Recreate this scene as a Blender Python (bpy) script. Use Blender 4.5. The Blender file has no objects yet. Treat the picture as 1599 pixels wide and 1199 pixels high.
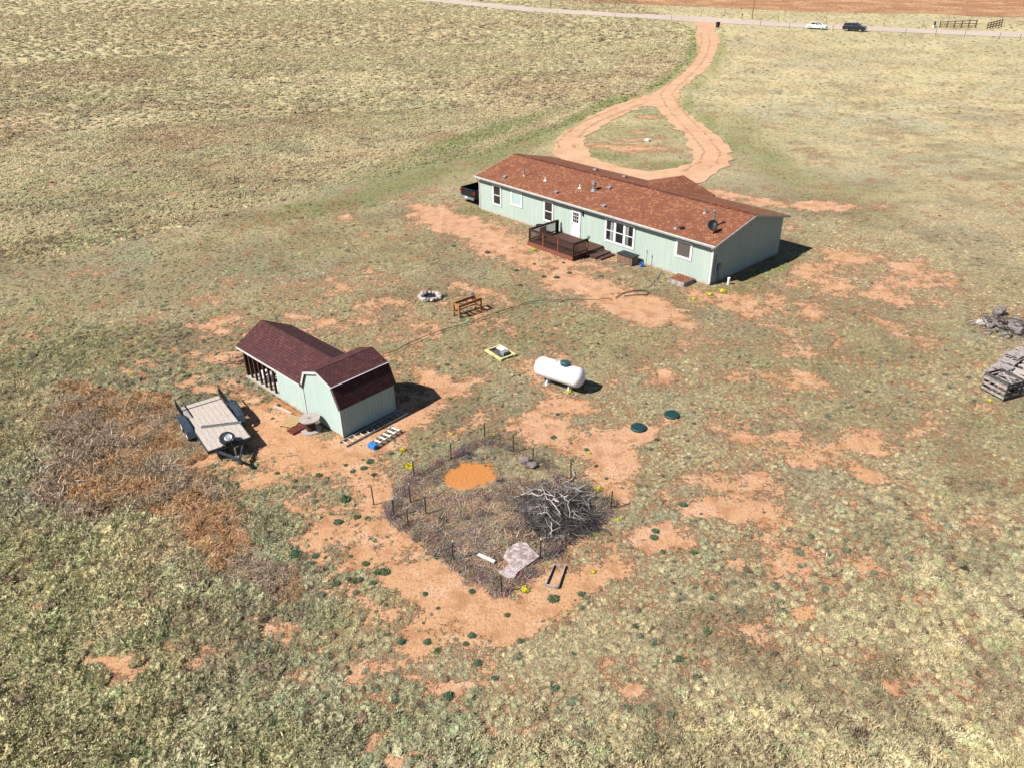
import bpy, bmesh, math, random
import numpy as np
from mathutils import Vector, Matrix
from mathutils.geometry import delaunay_2d_cdt
R = math.radians
random.seed(7); rng = np.random.default_rng(11)
scene = bpy.context.scene
C = scene.collection

# ------------------------------------------------------------------ camera
CF, PITCH, ROLL, CH = 1206.137, 0.524062, -0.010056, 19.2123      # focal in px of a 1599 px wide frame
cam = bpy.data.cameras.new('camera'); camo = bpy.data.objects.new('camera', cam); C.objects.link(camo)
cam.sensor_width = 36; cam.lens = 36*CF/1599; cam.clip_start = .5; cam.clip_end = 9000
_c, _s = math.cos(PITCH), math.sin(PITCH)
FW = Vector((0, _c, -_s)); UP0 = Vector((0, _s, _c)); RT0 = Vector((1, 0, 0))
RT = RT0*math.cos(ROLL) + UP0*math.sin(ROLL); UP = UP0*math.cos(ROLL) - RT0*math.sin(ROLL)
camo.matrix_world = Matrix(((RT.x, UP.x, -FW.x, 0), (RT.y, UP.y, -FW.y, 0), (RT.z, UP.z, -FW.z, CH), (0, 0, 0, 1)))
scene.camera = camo

def G(px, py, z=0.0):
    """point of the site at height z that a photo pixel shows"""
    d = FW*CF + RT*(px-799.5) - UP*(py-599.5)
    t = (CH-z)/-d.z
    return Vector((d.x*t, d.y*t, z))

# ------------------------------------------------------------------ sky, sun, exposure
SUN_AZ, SUN_EL = R(204), R(46)            # direction towards the sun
w = bpy.data.worlds.new("World"); scene.world = w; w.use_nodes = True
nt = w.node_tree; bg = nt.nodes['Background']
sky = nt.nodes.new('ShaderNodeTexSky'); sky.sky_type = 'NISHITA'; sky.sun_disc = False
sky.sun_elevation = SUN_EL; sky.sun_rotation = math.pi/2 - SUN_AZ
sky.altitude = 1800
nt.links.new(sky.outputs[0], bg.inputs[0]); bg.inputs[1].default_value = 0.05
sl = bpy.data.lights.new('sun', 'SUN'); sl.energy = 5.0; sl.angle = R(.5); sl.color = (1, .955, .89)
so = bpy.data.objects.new('sun', sl); C.objects.link(so)
sd = Vector((math.cos(SUN_AZ)*math.cos(SUN_EL), math.sin(SUN_AZ)*math.cos(SUN_EL), math.sin(SUN_EL)))
so.rotation_euler = sd.to_track_quat('Z', 'Y').to_euler(); so.location = sd*60
vs = scene.view_settings; vs.view_transform = 'Standard'; vs.look = 'None'; vs.gamma = 1; vs.exposure = 1.36
scene.render.resolution_x = 1024; scene.render.resolution_y = 767

# ------------------------------------------------------------------ materials
def N(t, k, **kw):
    n = t.nodes.new(k)
    for a, b in kw.items(): setattr(n, a, b)
    return n
def mix(t, a, b, fac, mode='MIX'):
    m = N(t, 'ShaderNodeMix', data_type='RGBA', blend_type=mode)
    for sock, v in ((m.inputs[6], a), (m.inputs[7], b), (m.inputs[0], fac)):
        if isinstance(v, (int, float)): sock.default_value = v
        elif isinstance(v, tuple): sock.default_value = (*v[:3], 1)
        else: t.links.new(v, sock)
    return m.outputs[2]
def ramp(t, src, a, b):
    m = N(t, 'ShaderNodeMapRange', interpolation_type='SMOOTHSTEP'); t.links.new(src, m.inputs[0])
    m.inputs[1].default_value = a; m.inputs[2].default_value = b
    return m.outputs[0]
def noise(t, co, sc, det=4, rough=.6):
    n = N(t, 'ShaderNodeTexNoise'); n.inputs['Scale'].default_value = sc; n.inputs['Detail'].default_value = det
    n.inputs['Roughness'].default_value = rough
    if co is not None: t.links.new(co, n.inputs['Vector'])
    return n.outputs[0]
def mat(name, col, col2=None, sc=6, rough=.8, metal=0, bump=0, bsc=40, spec=.3, lo=.35, hi=.65, stretch=None):
    m = bpy.data.materials.new(name); m.use_nodes = True; t = m.node_tree
    b = t.nodes['Principled BSDF']; b.inputs['Roughness'].default_value = rough; b.inputs['Metallic'].default_value = metal
    b.inputs['Specular IOR Level'].default_value = spec
    tc = N(t, 'ShaderNodeTexCoord').outputs['Object']
    if stretch:
        mp = N(t, 'ShaderNodeMapping'); mp.inputs['Scale'].default_value = stretch; t.links.new(tc, mp.inputs[0]); tc = mp.outputs[0]
    if col2 is None: col2 = tuple(c*.82 for c in col)
    f = ramp(t, noise(t, tc, sc), lo, hi)
    t.links.new(mix(t, col, col2, f), b.inputs['Base Color'])
    if bump:
        bn = N(t, 'ShaderNodeBump'); bn.inputs['Strength'].default_value = bump; bn.inputs['Distance'].default_value = .01
        t.links.new(noise(t, tc, bsc), bn.inputs['Height']); t.links.new(bn.outputs[0], b.inputs['Normal'])
    return m
def siding(name, col, axis_scale=1.0):
    m = bpy.data.materials.new(name); m.use_nodes = True; t = m.node_tree; b = t.nodes['Principled BSDF']
    b.inputs['Roughness'].default_value = .75; b.inputs['Specular IOR Level'].default_value = .2
    tc = N(t, 'ShaderNodeTexCoord').outputs['Object']
    sp = N(t, 'ShaderNodeSeparateXYZ'); t.links.new(tc, sp.inputs[0])
    ad = N(t, 'ShaderNodeMath', operation='ADD'); t.links.new(sp.outputs[0], ad.inputs[0]); t.links.new(sp.outputs[1], ad.inputs[1])
    mu = N(t, 'ShaderNodeMath', operation='MULTIPLY'); t.links.new(ad.outputs[0], mu.inputs[0]); mu.inputs[1].default_value = 1/.203*axis_scale
    fr = N(t, 'ShaderNodeMath', operation='FRACT'); t.links.new(mu.outputs[0], fr.inputs[0])
    gr = ramp(t, fr.outputs[0], .0, .13)
    fl = N(t, 'ShaderNodeMath', operation='FLOOR'); t.links.new(mu.outputs[0], fl.inputs[0])
    wn = N(t, 'ShaderNodeTexWhiteNoise', noise_dimensions='1D'); t.links.new(fl.outputs[0], wn.inputs['W'])
    mp = N(t, 'ShaderNodeMapping'); mp.inputs['Scale'].default_value = (1, 1, .25); t.links.new(tc, mp.inputs[0])
    c = mix(t, col, tuple(x*.86 for x in col), ramp(t, noise(t, mp.outputs[0], 1.6), .3, .8))
    c = mix(t, c, tuple(x*.9 for x in col), wn.outputs[0])
    c = mix(t, tuple(x*.62 for x in col), c, gr)
    # splashed dirt near the ground
    z = ramp(t, sp.outputs[2], .28, .0)
    zm = N(t, 'ShaderNodeMath', operation='MULTIPLY'); t.links.new(z, zm.inputs[0]); zm.inputs[1].default_value = .35
    c = mix(t, c, (.33, .25, .18), zm.outputs[0])
    t.links.new(c, b.inputs['Base Color'])
    bn = N(t, 'ShaderNodeBump'); bn.inputs['Strength'].default_value = .6; bn.inputs['Distance'].default_value = .012
    t.links.new(gr, bn.inputs['Height']); t.links.new(bn.outputs[0], b.inputs['Normal'])
    return m
def shingles(name, base, dark, fleck, ff=.25):
    """staggered tabs in courses 14 cm high, each tab with its own colour"""
    m = bpy.data.materials.new(name); m.use_nodes = True; t = m.node_tree; b = t.nodes['Principled BSDF']
    b.inputs['Roughness'].default_value = .9; b.inputs['Specular IOR Level'].default_value = .15
    uv = N(t, 'ShaderNodeUVMap'); uv.uv_map = 'UVMap'
    br = N(t, 'ShaderNodeTexBrick'); t.links.new(uv.outputs[0], br.inputs[0])
    br.inputs['Color1'].default_value = (0, 0, 0, 1); br.inputs['Color2'].default_value = (1, 1, 1, 1); br.inputs['Mortar'].default_value = (0, 0, 0, 1)
    br.inputs['Scale'].default_value = 1; br.inputs['Mortar Size'].default_value = .0
    br.inputs['Brick Width'].default_value = .21; br.inputs['Row Height'].default_value = .145; br.offset = .37; br.squash = 1
    s = br.outputs[0]
    c = mix(t, base, dark, ramp(t, s, .25, .6))
    c = mix(t, c, fleck, ramp(t, s, 1-ff, 1-ff+.06))
    c = mix(t, c, tuple(x*.75 for x in base), ramp(t, noise(t, uv.outputs[0], .7, 3), .45, .75))
    br2 = N(t, 'ShaderNodeTexBrick'); t.links.new(uv.outputs[0], br2.inputs[0]); br2.offset = .37
    br2.inputs['Scale'].default_value = 1; br2.inputs['Mortar Size'].default_value = .012; br2.inputs['Mortar Smooth'].default_value = .6
    br2.inputs['Brick Width'].default_value = .21; br2.inputs['Row Height'].default_value = .145
    c = mix(t, c, tuple(x*.35 for x in dark), br2.outputs['Fac'])
    g = noise(t, uv.outputs[0], 60, 2)
    c = mix(t, c, tuple(x*.6 for x in base), ramp(t, g, .5, .9))
    t.links.new(c, b.inputs['Base Color'])
    inv = N(t, 'ShaderNodeMath', operation='SUBTRACT'); inv.inputs[0].default_value = 1; t.links.new(br2.outputs['Fac'], inv.inputs[1])
    bn = N(t, 'ShaderNodeBump'); bn.inputs['Strength'].default_value = .6; bn.inputs['Distance'].default_value = .01
    t.links.new(inv.outputs[0], bn.inputs['Height']); t.links.new(bn.outputs[0], b.inputs['Normal'])
    return m

K = .58
def sc_(c): return tuple(x*K for x in c)
_mat = mat; _sid = siding; _shi = shingles
def mat(name, col, col2=None, *a, **k):
    return _mat(name, sc_(col), sc_(col2) if col2 else None, *a, **k)
def siding(name, col): return _sid(name, sc_(col))
M = {}
M['house_wall'] = siding('mint_siding', (.445, .54, .47))
M['shed_wall'] = siding('pale_mint_siding', (.475, .59, .535))
M['white'] = mat('white_paint', (.78, .78, .76), (.68, .67, .64), 4, .5)
M['offwhite'] = mat('white_trim', (.66, .67, .63), (.52, .53, .5), 3, .6)
M['gutter'] = mat('gutter_grey', (.5, .53, .52), (.4, .43, .43), 3, .5)
M['roof'] = shingles('red_shingles', (.150, .057, .030), (.125, .047, .026), (.205, .090, .045), .3)
M['roof_dark'] = shingles('maroon_shingles', (.054, .020, .020), (.041, .0155, .0155), (.067, .025, .023), .25)
M['glass'] = mat('window_glass', (.012, .014, .018), (.03, .032, .035), 2, .08, spec=.5)
M['blind'] = mat('drawn_blind', (.42, .56, .55), (.36, .5, .5), 3, .35)
M['curtain'] = mat('curtain', (.35, .34, .33), (.06, .06, .07), 9, .8, stretch=(1, 1, .05))
M['screen'] = mat('insect_screen', (.075, .065, .055), (.11, .095, .08), 14, .7)
M['deckwood'] = mat('stained_deck', (.085, .04, .026), (.06, .028, .018), 5, .7, bump=.4, stretch=(1, 8, 8))
M['redwood'] = mat('red_stained_board', (.27, .085, .045), (.17, .05, .03), 5, .7, stretch=(1, 8, 8))
M['rail'] = mat('dark_rail', (.045, .02, .015), (.075, .03, .02), 5, .6)
M['metal'] = mat('galvanised', (.55, .56, .57), (.4, .41, .42), 12, .4, .7)
M['alu'] = mat('aluminium_ladder', (.6, .62, .62), (.45, .47, .48), 8, .45, .5)
M['greyplastic'] = mat('grey_plastic', (.25, .27, .28), None, 8, .5)
M['black'] = mat('black_paint', (.013, .014, .017), (.024, .026, .03), 6, .42)
M['bluesteel'] = mat('dark_painted_steel', (.03, .042, .06), (.05, .065, .085), 6, .4)
M['rubber'] = mat('rubber', (.018, .018, .019), (.035, .033, .032), 10, .85)
M['rim'] = mat('steel_rim', (.7, .72, .75), (.5, .52, .55), 8, .35, .4)
M['plank'] = mat('weathered_planks', (.56, .49, .43), (.38, .32, .28), 3, .85, bump=.4, stretch=(1, 11, 1), lo=.3, hi=.7)
M['stud'] = mat('dark_studs', (.10, .042, .024), (.05, .022, .014), 6, .8)
M['interior'] = mat('shed_inside_board', (.12, .08, .055), (.06, .04, .03), 3, .9)
M['newwood'] = mat('fresh_lumber', (.52, .36, .18), (.42, .27, .13), 6, .75, stretch=(6, 1, 1))
M['orangewood'] = mat('orange_lumber', (.44, .19, .065), (.3, .12, .045), 6, .7)
M['redpallet'] = mat('rust_red_boards', (.2, .045, .022), (.12, .03, .018), 6, .8)
M['greywood'] = mat('grey_weathered_wood', (.44, .395, .37), (.22, .19, .175), 6, .9, bump=.5)
M['darkwood'] = mat('dark_weathered_wood', (.10, .095, .09), (.05, .048, .045), 5, .9, bump=.5)
M['spool'] = mat('grey_spool_wood', (.44, .39, .36), (.31, .27, .245), 7, .9, bump=.4, stretch=(1, 7, 1))
M['tank'] = mat('white_tank_paint', (.86, .86, .86), (.8, .8, .81), 2, .3, spec=.5)
M['lidgreen'] = mat('dark_green_plastic', (.008, .055, .052), (.012, .04, .04), 5, .6)
M['dome'] = mat('dark_teal_dome', (.025, .065, .075), (.04, .08, .09), 5, .45)
M['yellow'] = mat('pale_yellow_paint', (.72, .70, .27), (.5, .46, .22), 6, .6)
M['blue'] = mat('blue_plastic', (.02, .22, .75), (.03, .16, .5), 6, .45)
M['stone'] = mat('pale_rock', (.62, .58, .52), (.2, .18, .17), 3, .9, bump=.8, bsc=12, lo=.4, hi=.6)
M['greystone'] = mat('grey_rock', (.30, .26, .245), (.13, .11, .10), 3, .9, bump=.8, bsc=12)
M['concrete'] = mat('stained_concrete', (.55, .47, .45), (.26, .19, .17), 5, .95, bump=.8, bsc=25)
M['post'] = mat('rusty_green_post', (.035, .028, .022), (.06, .035, .02), 9, .8)
M['wire'] = mat('rusty_wire', (.10, .07, .05), (.06, .045, .035), 9, .7)
M['hose'] = mat('black_hose', (.06, .05, .04), None, 6, .6)
M['branch'] = mat('bleached_branch', (.52, .48, .44), (.34, .31, .285), 9, .9)
M['twig'] = mat('dark_twigs', (.085, .072, .068), (.03, .026, .026), 4, .95)
M['twig_light'] = mat('grey_twigs', (.33, .29, .26), (.2, .17, .15), 6, .95)
M['carwhite'] = mat('white_car_paint', (.82, .82, .83), (.78, .78, .79), 2, .22, spec=.6)
M['carblack'] = mat('black_car_paint', (.008, .009, .013), (.012, .013, .018), 2, .18, spec=.6)
M['red_lens'] = mat('red_lens', (.35, .015, .02), None, 2, .2)
M['clear_lens'] = mat('clear_lens', (.6, .62, .65), None, 2, .15)
M['foundation'] = mat('pale_foundation', (.5, .47, .42), (.36, .33, .29), 6, .9)
M['boxside'] = mat('brown_slat_side', (.26, .15, .10), (.16, .09, .06), 6, .7, stretch=(1, 1, .1))
M['darklid'] = mat('dark_lid', (.02, .027, .035), None, 6, .5)
M['ac'] = mat('beige_metal', (.34, .35, .33), None, 6, .5)

# ------------------------------------------------------------------ mesh building
class MB:
    def __init__(s): s.v = []; s.f = []; s.m = []; s.mi = 0
    def add(s, vs, fs):
        o = len(s.v); s.v += [tuple(v) for v in vs]; s.f += [tuple(i+o for i in f) for f in fs]; s.m += [s.mi]*len(fs); return s
    def box(s, x0, x1, y0, y1, z0, z1):
        return s.add([(x, y, z) for z in (z0, z1) for y in (y0, y1) for x in (x0, x1)],
                     [(0, 2, 3, 1), (4, 5, 7, 6), (0, 1, 5, 4), (2, 6, 7, 3), (0, 4, 6, 2), (1, 3, 7, 5)])
    def obox(s, c, size, rot=(0, 0, 0)):
        from mathutils import Euler
        e = Euler(rot).to_matrix(); c = Vector(c); a, b, d = [x/2 for x in size]
        return s.add([c+e@Vector((x, y, z)) for z in (-d, d) for y in (-b, b) for x in (-a, a)],
                     [(0, 2, 3, 1), (4, 5, 7, 6), (0, 1, 5, 4), (2, 6, 7, 3), (0, 4, 6, 2), (1, 3, 7, 5)])
    def bar(s, p0, p1, wd, ht):
        p0 = Vector(p0); p1 = Vector(p1); d = (p1-p0).normalized()
        u = Vector((0, 0, 1)) if abs(d.z) < .9 else Vector((0, 1, 0))
        a = d.cross(u).normalized(); b = a.cross(d)
        return s.add([p+a*x*wd/2+b*y*ht/2 for p in (p0, p1) for x, y in ((-1, -1), (1, -1), (1, 1), (-1, 1))],
                     [(0, 3, 2, 1), (4, 5, 6, 7), (0, 1, 5, 4), (1, 2, 6, 5), (2, 3, 7, 6), (3, 0, 4, 7)])
    def tube(s, pts, r, n=6, cap=True):
        pts = [Vector(p) for p in pts]; rr = r if isinstance(r, (list, tuple)) else [r]*len(pts)
        o = len(s.v); prev = None
        for i, p in enumerate(pts):
            d = (pts[min(i+1, len(pts)-1)]-pts[max(i-1, 0)]).normalized()
            if prev is None: a = d.orthogonal().normalized()
            else: a = (prev-d*prev.dot(d)).normalized()
            prev = a; b = d.cross(a)
            for k in range(n):
                an = 2*math.pi*k/n; s.v.append(tuple(p+(a*math.cos(an)+b*math.sin(an))*rr[i]))
        for i in range(len(pts)-1):
            for k in range(n):
                k2 = (k+1) % n; s.f.append((o+i*n+k, o+i*n+k2, o+(i+1)*n+k2, o+(i+1)*n+k)); s.m.append(s.mi)
        if cap:
            s.f.append(tuple(o+k for k in range(n))[::-1]); s.f.append(tuple(o+(len(pts)-1)*n+k for k in range(n))); s.m += [s.mi]*2
        return s
    def cyl(s, c, r, z0, z1, n=20):
        return s.tube([(c[0], c[1], z0), (c[0], c[1], z1)], r, n)
    def lathe(s, prof, c=(0, 0, 0), axis='z', n=24, M4=None):
        """prof: list of (r, h)"""
        o = len(s.v)
        for r, h in prof:
            for k in range(n):
                a = 2*math.pi*k/n; x, y = r*math.cos(a), r*math.sin(a)
                p = {'z': (x, y, h), 'x': (h, x, y), 'y': (y, h, x)}[axis]
                p = Vector(p)
                if M4 is not None: p = M4@p
                s.v.append((p.x+c[0], p.y+c[1], p.z+c[2]))
        for i in range(len(prof)-1):
            for k in range(n):
                k2 = (k+1) % n; s.f.append((o+i*n+k, o+i*n+k2, o+(i+1)*n+k2, o+(i+1)*n+k)); s.m.append(s.mi)
        return s
    def prism(s, poly, z0, z1):
        n = len(poly)
        return s.add([(x, y, z) for z in (z0, z1) for x, y in poly],
                     [tuple(range(n))[::-1], tuple(range(n, 2*n))]+[(i, (i+1) % n, n+(i+1) % n, n+i) for i in range(n)])
    def prism_y(s, poly, y0, y1):            # polygon in (x, z) pushed along y
        n = len(poly)
        return s.add([(x, y, z) for y in (y0, y1) for x, z in poly],
                     [tuple(range(n)), tuple(range(n, 2*n))[::-1]]+[(i, n+i, n+(i+1) % n, (i+1) % n) for i in range(n)])
    def prism_x(s, poly, x0, x1):            # polygon in (y, z) pushed along x
        n = len(poly)
        return s.add([(x, y, z) for x in (x0, x1) for y, z in poly],
                     [tuple(range(n)), tuple(range(n, 2*n))[::-1]]+[(i, n+i, n+(i+1) % n, (i+1) % n) for i in range(n)])
    def build(s, name, m, parent=None, smooth=False, bevel=0, uvaxes=None):
        me = bpy.data.meshes.new(name); me.from_pydata(s.v, [], s.f)
        bm = bmesh.new(); bm.from_mesh(me); bmesh.ops.recalc_face_normals(bm, faces=bm.faces)
        if uvaxes:
            uvl = bm.loops.layers.uv.new('UVMap')
            for f in bm.faces:
                n = f.normal
                for l in f.loops:
                    p = l.vert.co
                    ux, uy = Vector(uvaxes), None
                    ux = (ux-n*ux.dot(n))
                    if ux.length < .05: ux = Vector((0, 0, 1)).cross(n)
                    ux.normalize(); uy = n.cross(ux)
                    l[uvl].uv = (p.dot(ux), p.dot(uy))
        bm.to_mesh(me); bm.free()
        for mm in (m if isinstance(m, list) else [m]): me.materials.append(M[mm] if isinstance(mm, str) else mm)
        if isinstance(m, list): me.polygons.foreach_set('material_index', s.m)
        if smooth: me.polygons.foreach_set('use_smooth', [True]*len(me.polygons))
        o = bpy.data.objects.new(name, me); C.objects.link(o); o.parent = parent
        if bevel:
            b = o.modifiers.new('bevel', 'BEVEL'); b.width = bevel; b.segments = 2; b.limit_method = 'ANGLE'
        return o
def tag(o, label=None, cat=None, group=None, kind=None):
    if label: o['label'] = label
    if cat: o['category'] = cat
    if group: o['group'] = group
    if kind: o['kind'] = kind
    return o
def thing(name, loc, rz, label, cat, group=None):
    o = bpy.data.objects.new(name, None); C.objects.link(o); o.empty_display_size = .3
    o.location = (loc[0], loc[1], loc[2] if len(loc) > 2 else 0); o.rotation_euler = (0, 0, rz)
    return tag(o, label, cat, group)
def copy_thing(src, loc=None, rz=None, label=None, group=None, scale=None):
    r = src.copy(); C.objects.link(r)
    for ch in src.children:
        c = ch.copy(); C.objects.link(c); c.parent = r
        for g in ch.children:
            d = g.copy(); C.objects.link(d); d.parent = c
    if loc is not None: r.location = loc
    if rz is not None: r.rotation_euler = (0, 0, rz)
    if label: r['label'] = label
    if group: r['group'] = group
    if scale: r.scale = scale
    return r

# ------------------------------------------------------------------ fields of the land (world metres)
def vnoise(x, y, sc, seed):
    x = x/sc+seed*17.31; y = y/sc-seed*9.77
    xi = np.floor(x).astype(np.int64); yi = np.floor(y).astype(np.int64); fx = x-xi; fy = y-yi
    fx = fx*fx*(3-2*fx); fy = fy*fy*(3-2*fy)
    def h(a, b):
        n = (a*374761393+b*668265263+seed*974711) & 0xffffffff
        n = ((n ^ (n >> 13))*1274126177) & 0xffffffff
        return ((n ^ (n >> 16)) & 0xffff)/65535.
    return (h(xi, yi)*(1-fx)+h(xi+1, yi)*fx)*(1-fy)+(h(xi, yi+1)*(1-fx)+h(xi+1, yi+1)*fx)*fy
def fbm(x, y, sc, seed, o=4):
    r = 0; a = 1; t = 0
    for i in range(o):
        r = r+a*vnoise(x, y, sc, seed+i); t += a; a *= .6; sc *= .47
    return r/t
def sst(a, b, x):
    t = np.clip((x-a)/(b-a), 0, 1); return t*t*(3-2*t)
def blob(x, y, px, py, rx, ry, rot=0, e0=.3, e1=1.75):
    """soft ellipse lying on the ground, 1 at its centre, 0 at 1.3 radii"""
    c = G(px, py); a = (G(px+5, py)-c)/5; b = (G(px, py+5)-G(px, py-5))/10
    det = a.x*b.y-a.y*b.x
    dx = x-c.x; dy = y-c.y
    u = (dx*b.y-dy*b.x)/det; v = (-dx*a.y+dy*a.x)/det
    cr, sr = math.cos(R(rot)), math.sin(R(rot))
    uu = (u*cr+v*sr)/rx; vv = (-u*sr+v*cr)/ry
    d = np.sqrt(uu*uu+vv*vv)
    return 1-sst(e0, e1, d)
def inpoly(x, y, poly):
    c = np.zeros(x.shape, bool); n = len(poly)
    for i in range(n):
        x0, y0 = poly[i][:2]; x1, y1 = poly[(i+1) % n][:2]
        if y0 == y1: continue
        k = ((y0 > y) != (y1 > y)) & (x < (x1-x0)*(y-y0)/(y1-y0)+x0); c ^= k
    return c
def PX(l): return [tuple(G(a, b)[:2]) for a, b in l]

DRIVE_OUT = PX([(1072, 30), (1088, 42), (1086, 60), (1091, 80), (1076, 104), (1048, 128), (1024, 144), (970, 162), (920, 184), (880, 208), (868, 226), (866, 243),
                (900, 262), (960, 282), (1020, 292), (1090, 285), (1120, 270), (1134, 260), (1143, 244), (1128, 220), (1100, 198), (1074, 178), (1060, 160), (1063, 143),
                (1080, 127), (1106, 106), (1120, 78), (1124, 60), (1117, 46), (1130, 34)])
ISLAND = PX([(1010, 167), (1026, 170), (1048, 192), (1068, 210), (1079, 232), (1081, 250), (1060, 262), (1020, 268), (970, 262), (936, 253), (914, 236), (911, 222), (920, 210), (962, 186), (990, 172)])
def road_line(l): return [G(a, b) for a, b in l]
RN = road_line([(700, 6), (819, 18.8), (975, 28), (1069, 34), (1258, 44.5), (1430, 52.5), (1599, 60)])
RF = road_line([(730, 2.5), (850, 14), (975, 21.5), (1100, 27), (1225, 36), (1430, 45.5), (1599, 51.9)])
def extend(l, d=700):
    a = (l[0]-l[1]).normalized(); b = (l[-1]-l[-2]).normalized(); return [l[0]+a*d]+l+[l[-1]+b*d]
RN, RF = extend(RN), extend(RF)
ROAD = [tuple(p[:2]) for p in RN]+[tuple(p[:2]) for p in RF[::-1]]
RED = PX([(860, 1), (975, 7), (1100, 11.5), (1250, 19), (1330, 21), (1460, 22), (1530, 27), (1620, 27.5)])+[(900, 150), (1500, 900), (900, 1900), (-300, 1900)]
MOW = PX([(60, 409), (100, 398), (270, 358), (400, 325), (560, 282), (750, 243), (868, 203), (960, 165), (1040, 128), (1086, 90), (1085, 45)])+[(40, 500), (-400, 500), (-400, 40)]
PEN = PX([(612, 800), (632, 768), (646, 742), (704, 716), (757, 685), (803, 704), (832, 724), (892, 748), (953, 793), (905, 832), (844, 872), (784, 928), (745, 905), (708, 876), (640, 822)])
BROWN = [(200, 700, 130, 75, 35), (130, 650, 60, 45, 0), (300, 790, 90, 55, 35), (360, 860, 60, 35, 35), (120, 760, 70, 45, 20), (430, 905, 40, 25, 30), (240, 640, 50, 30, 0)]
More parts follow.
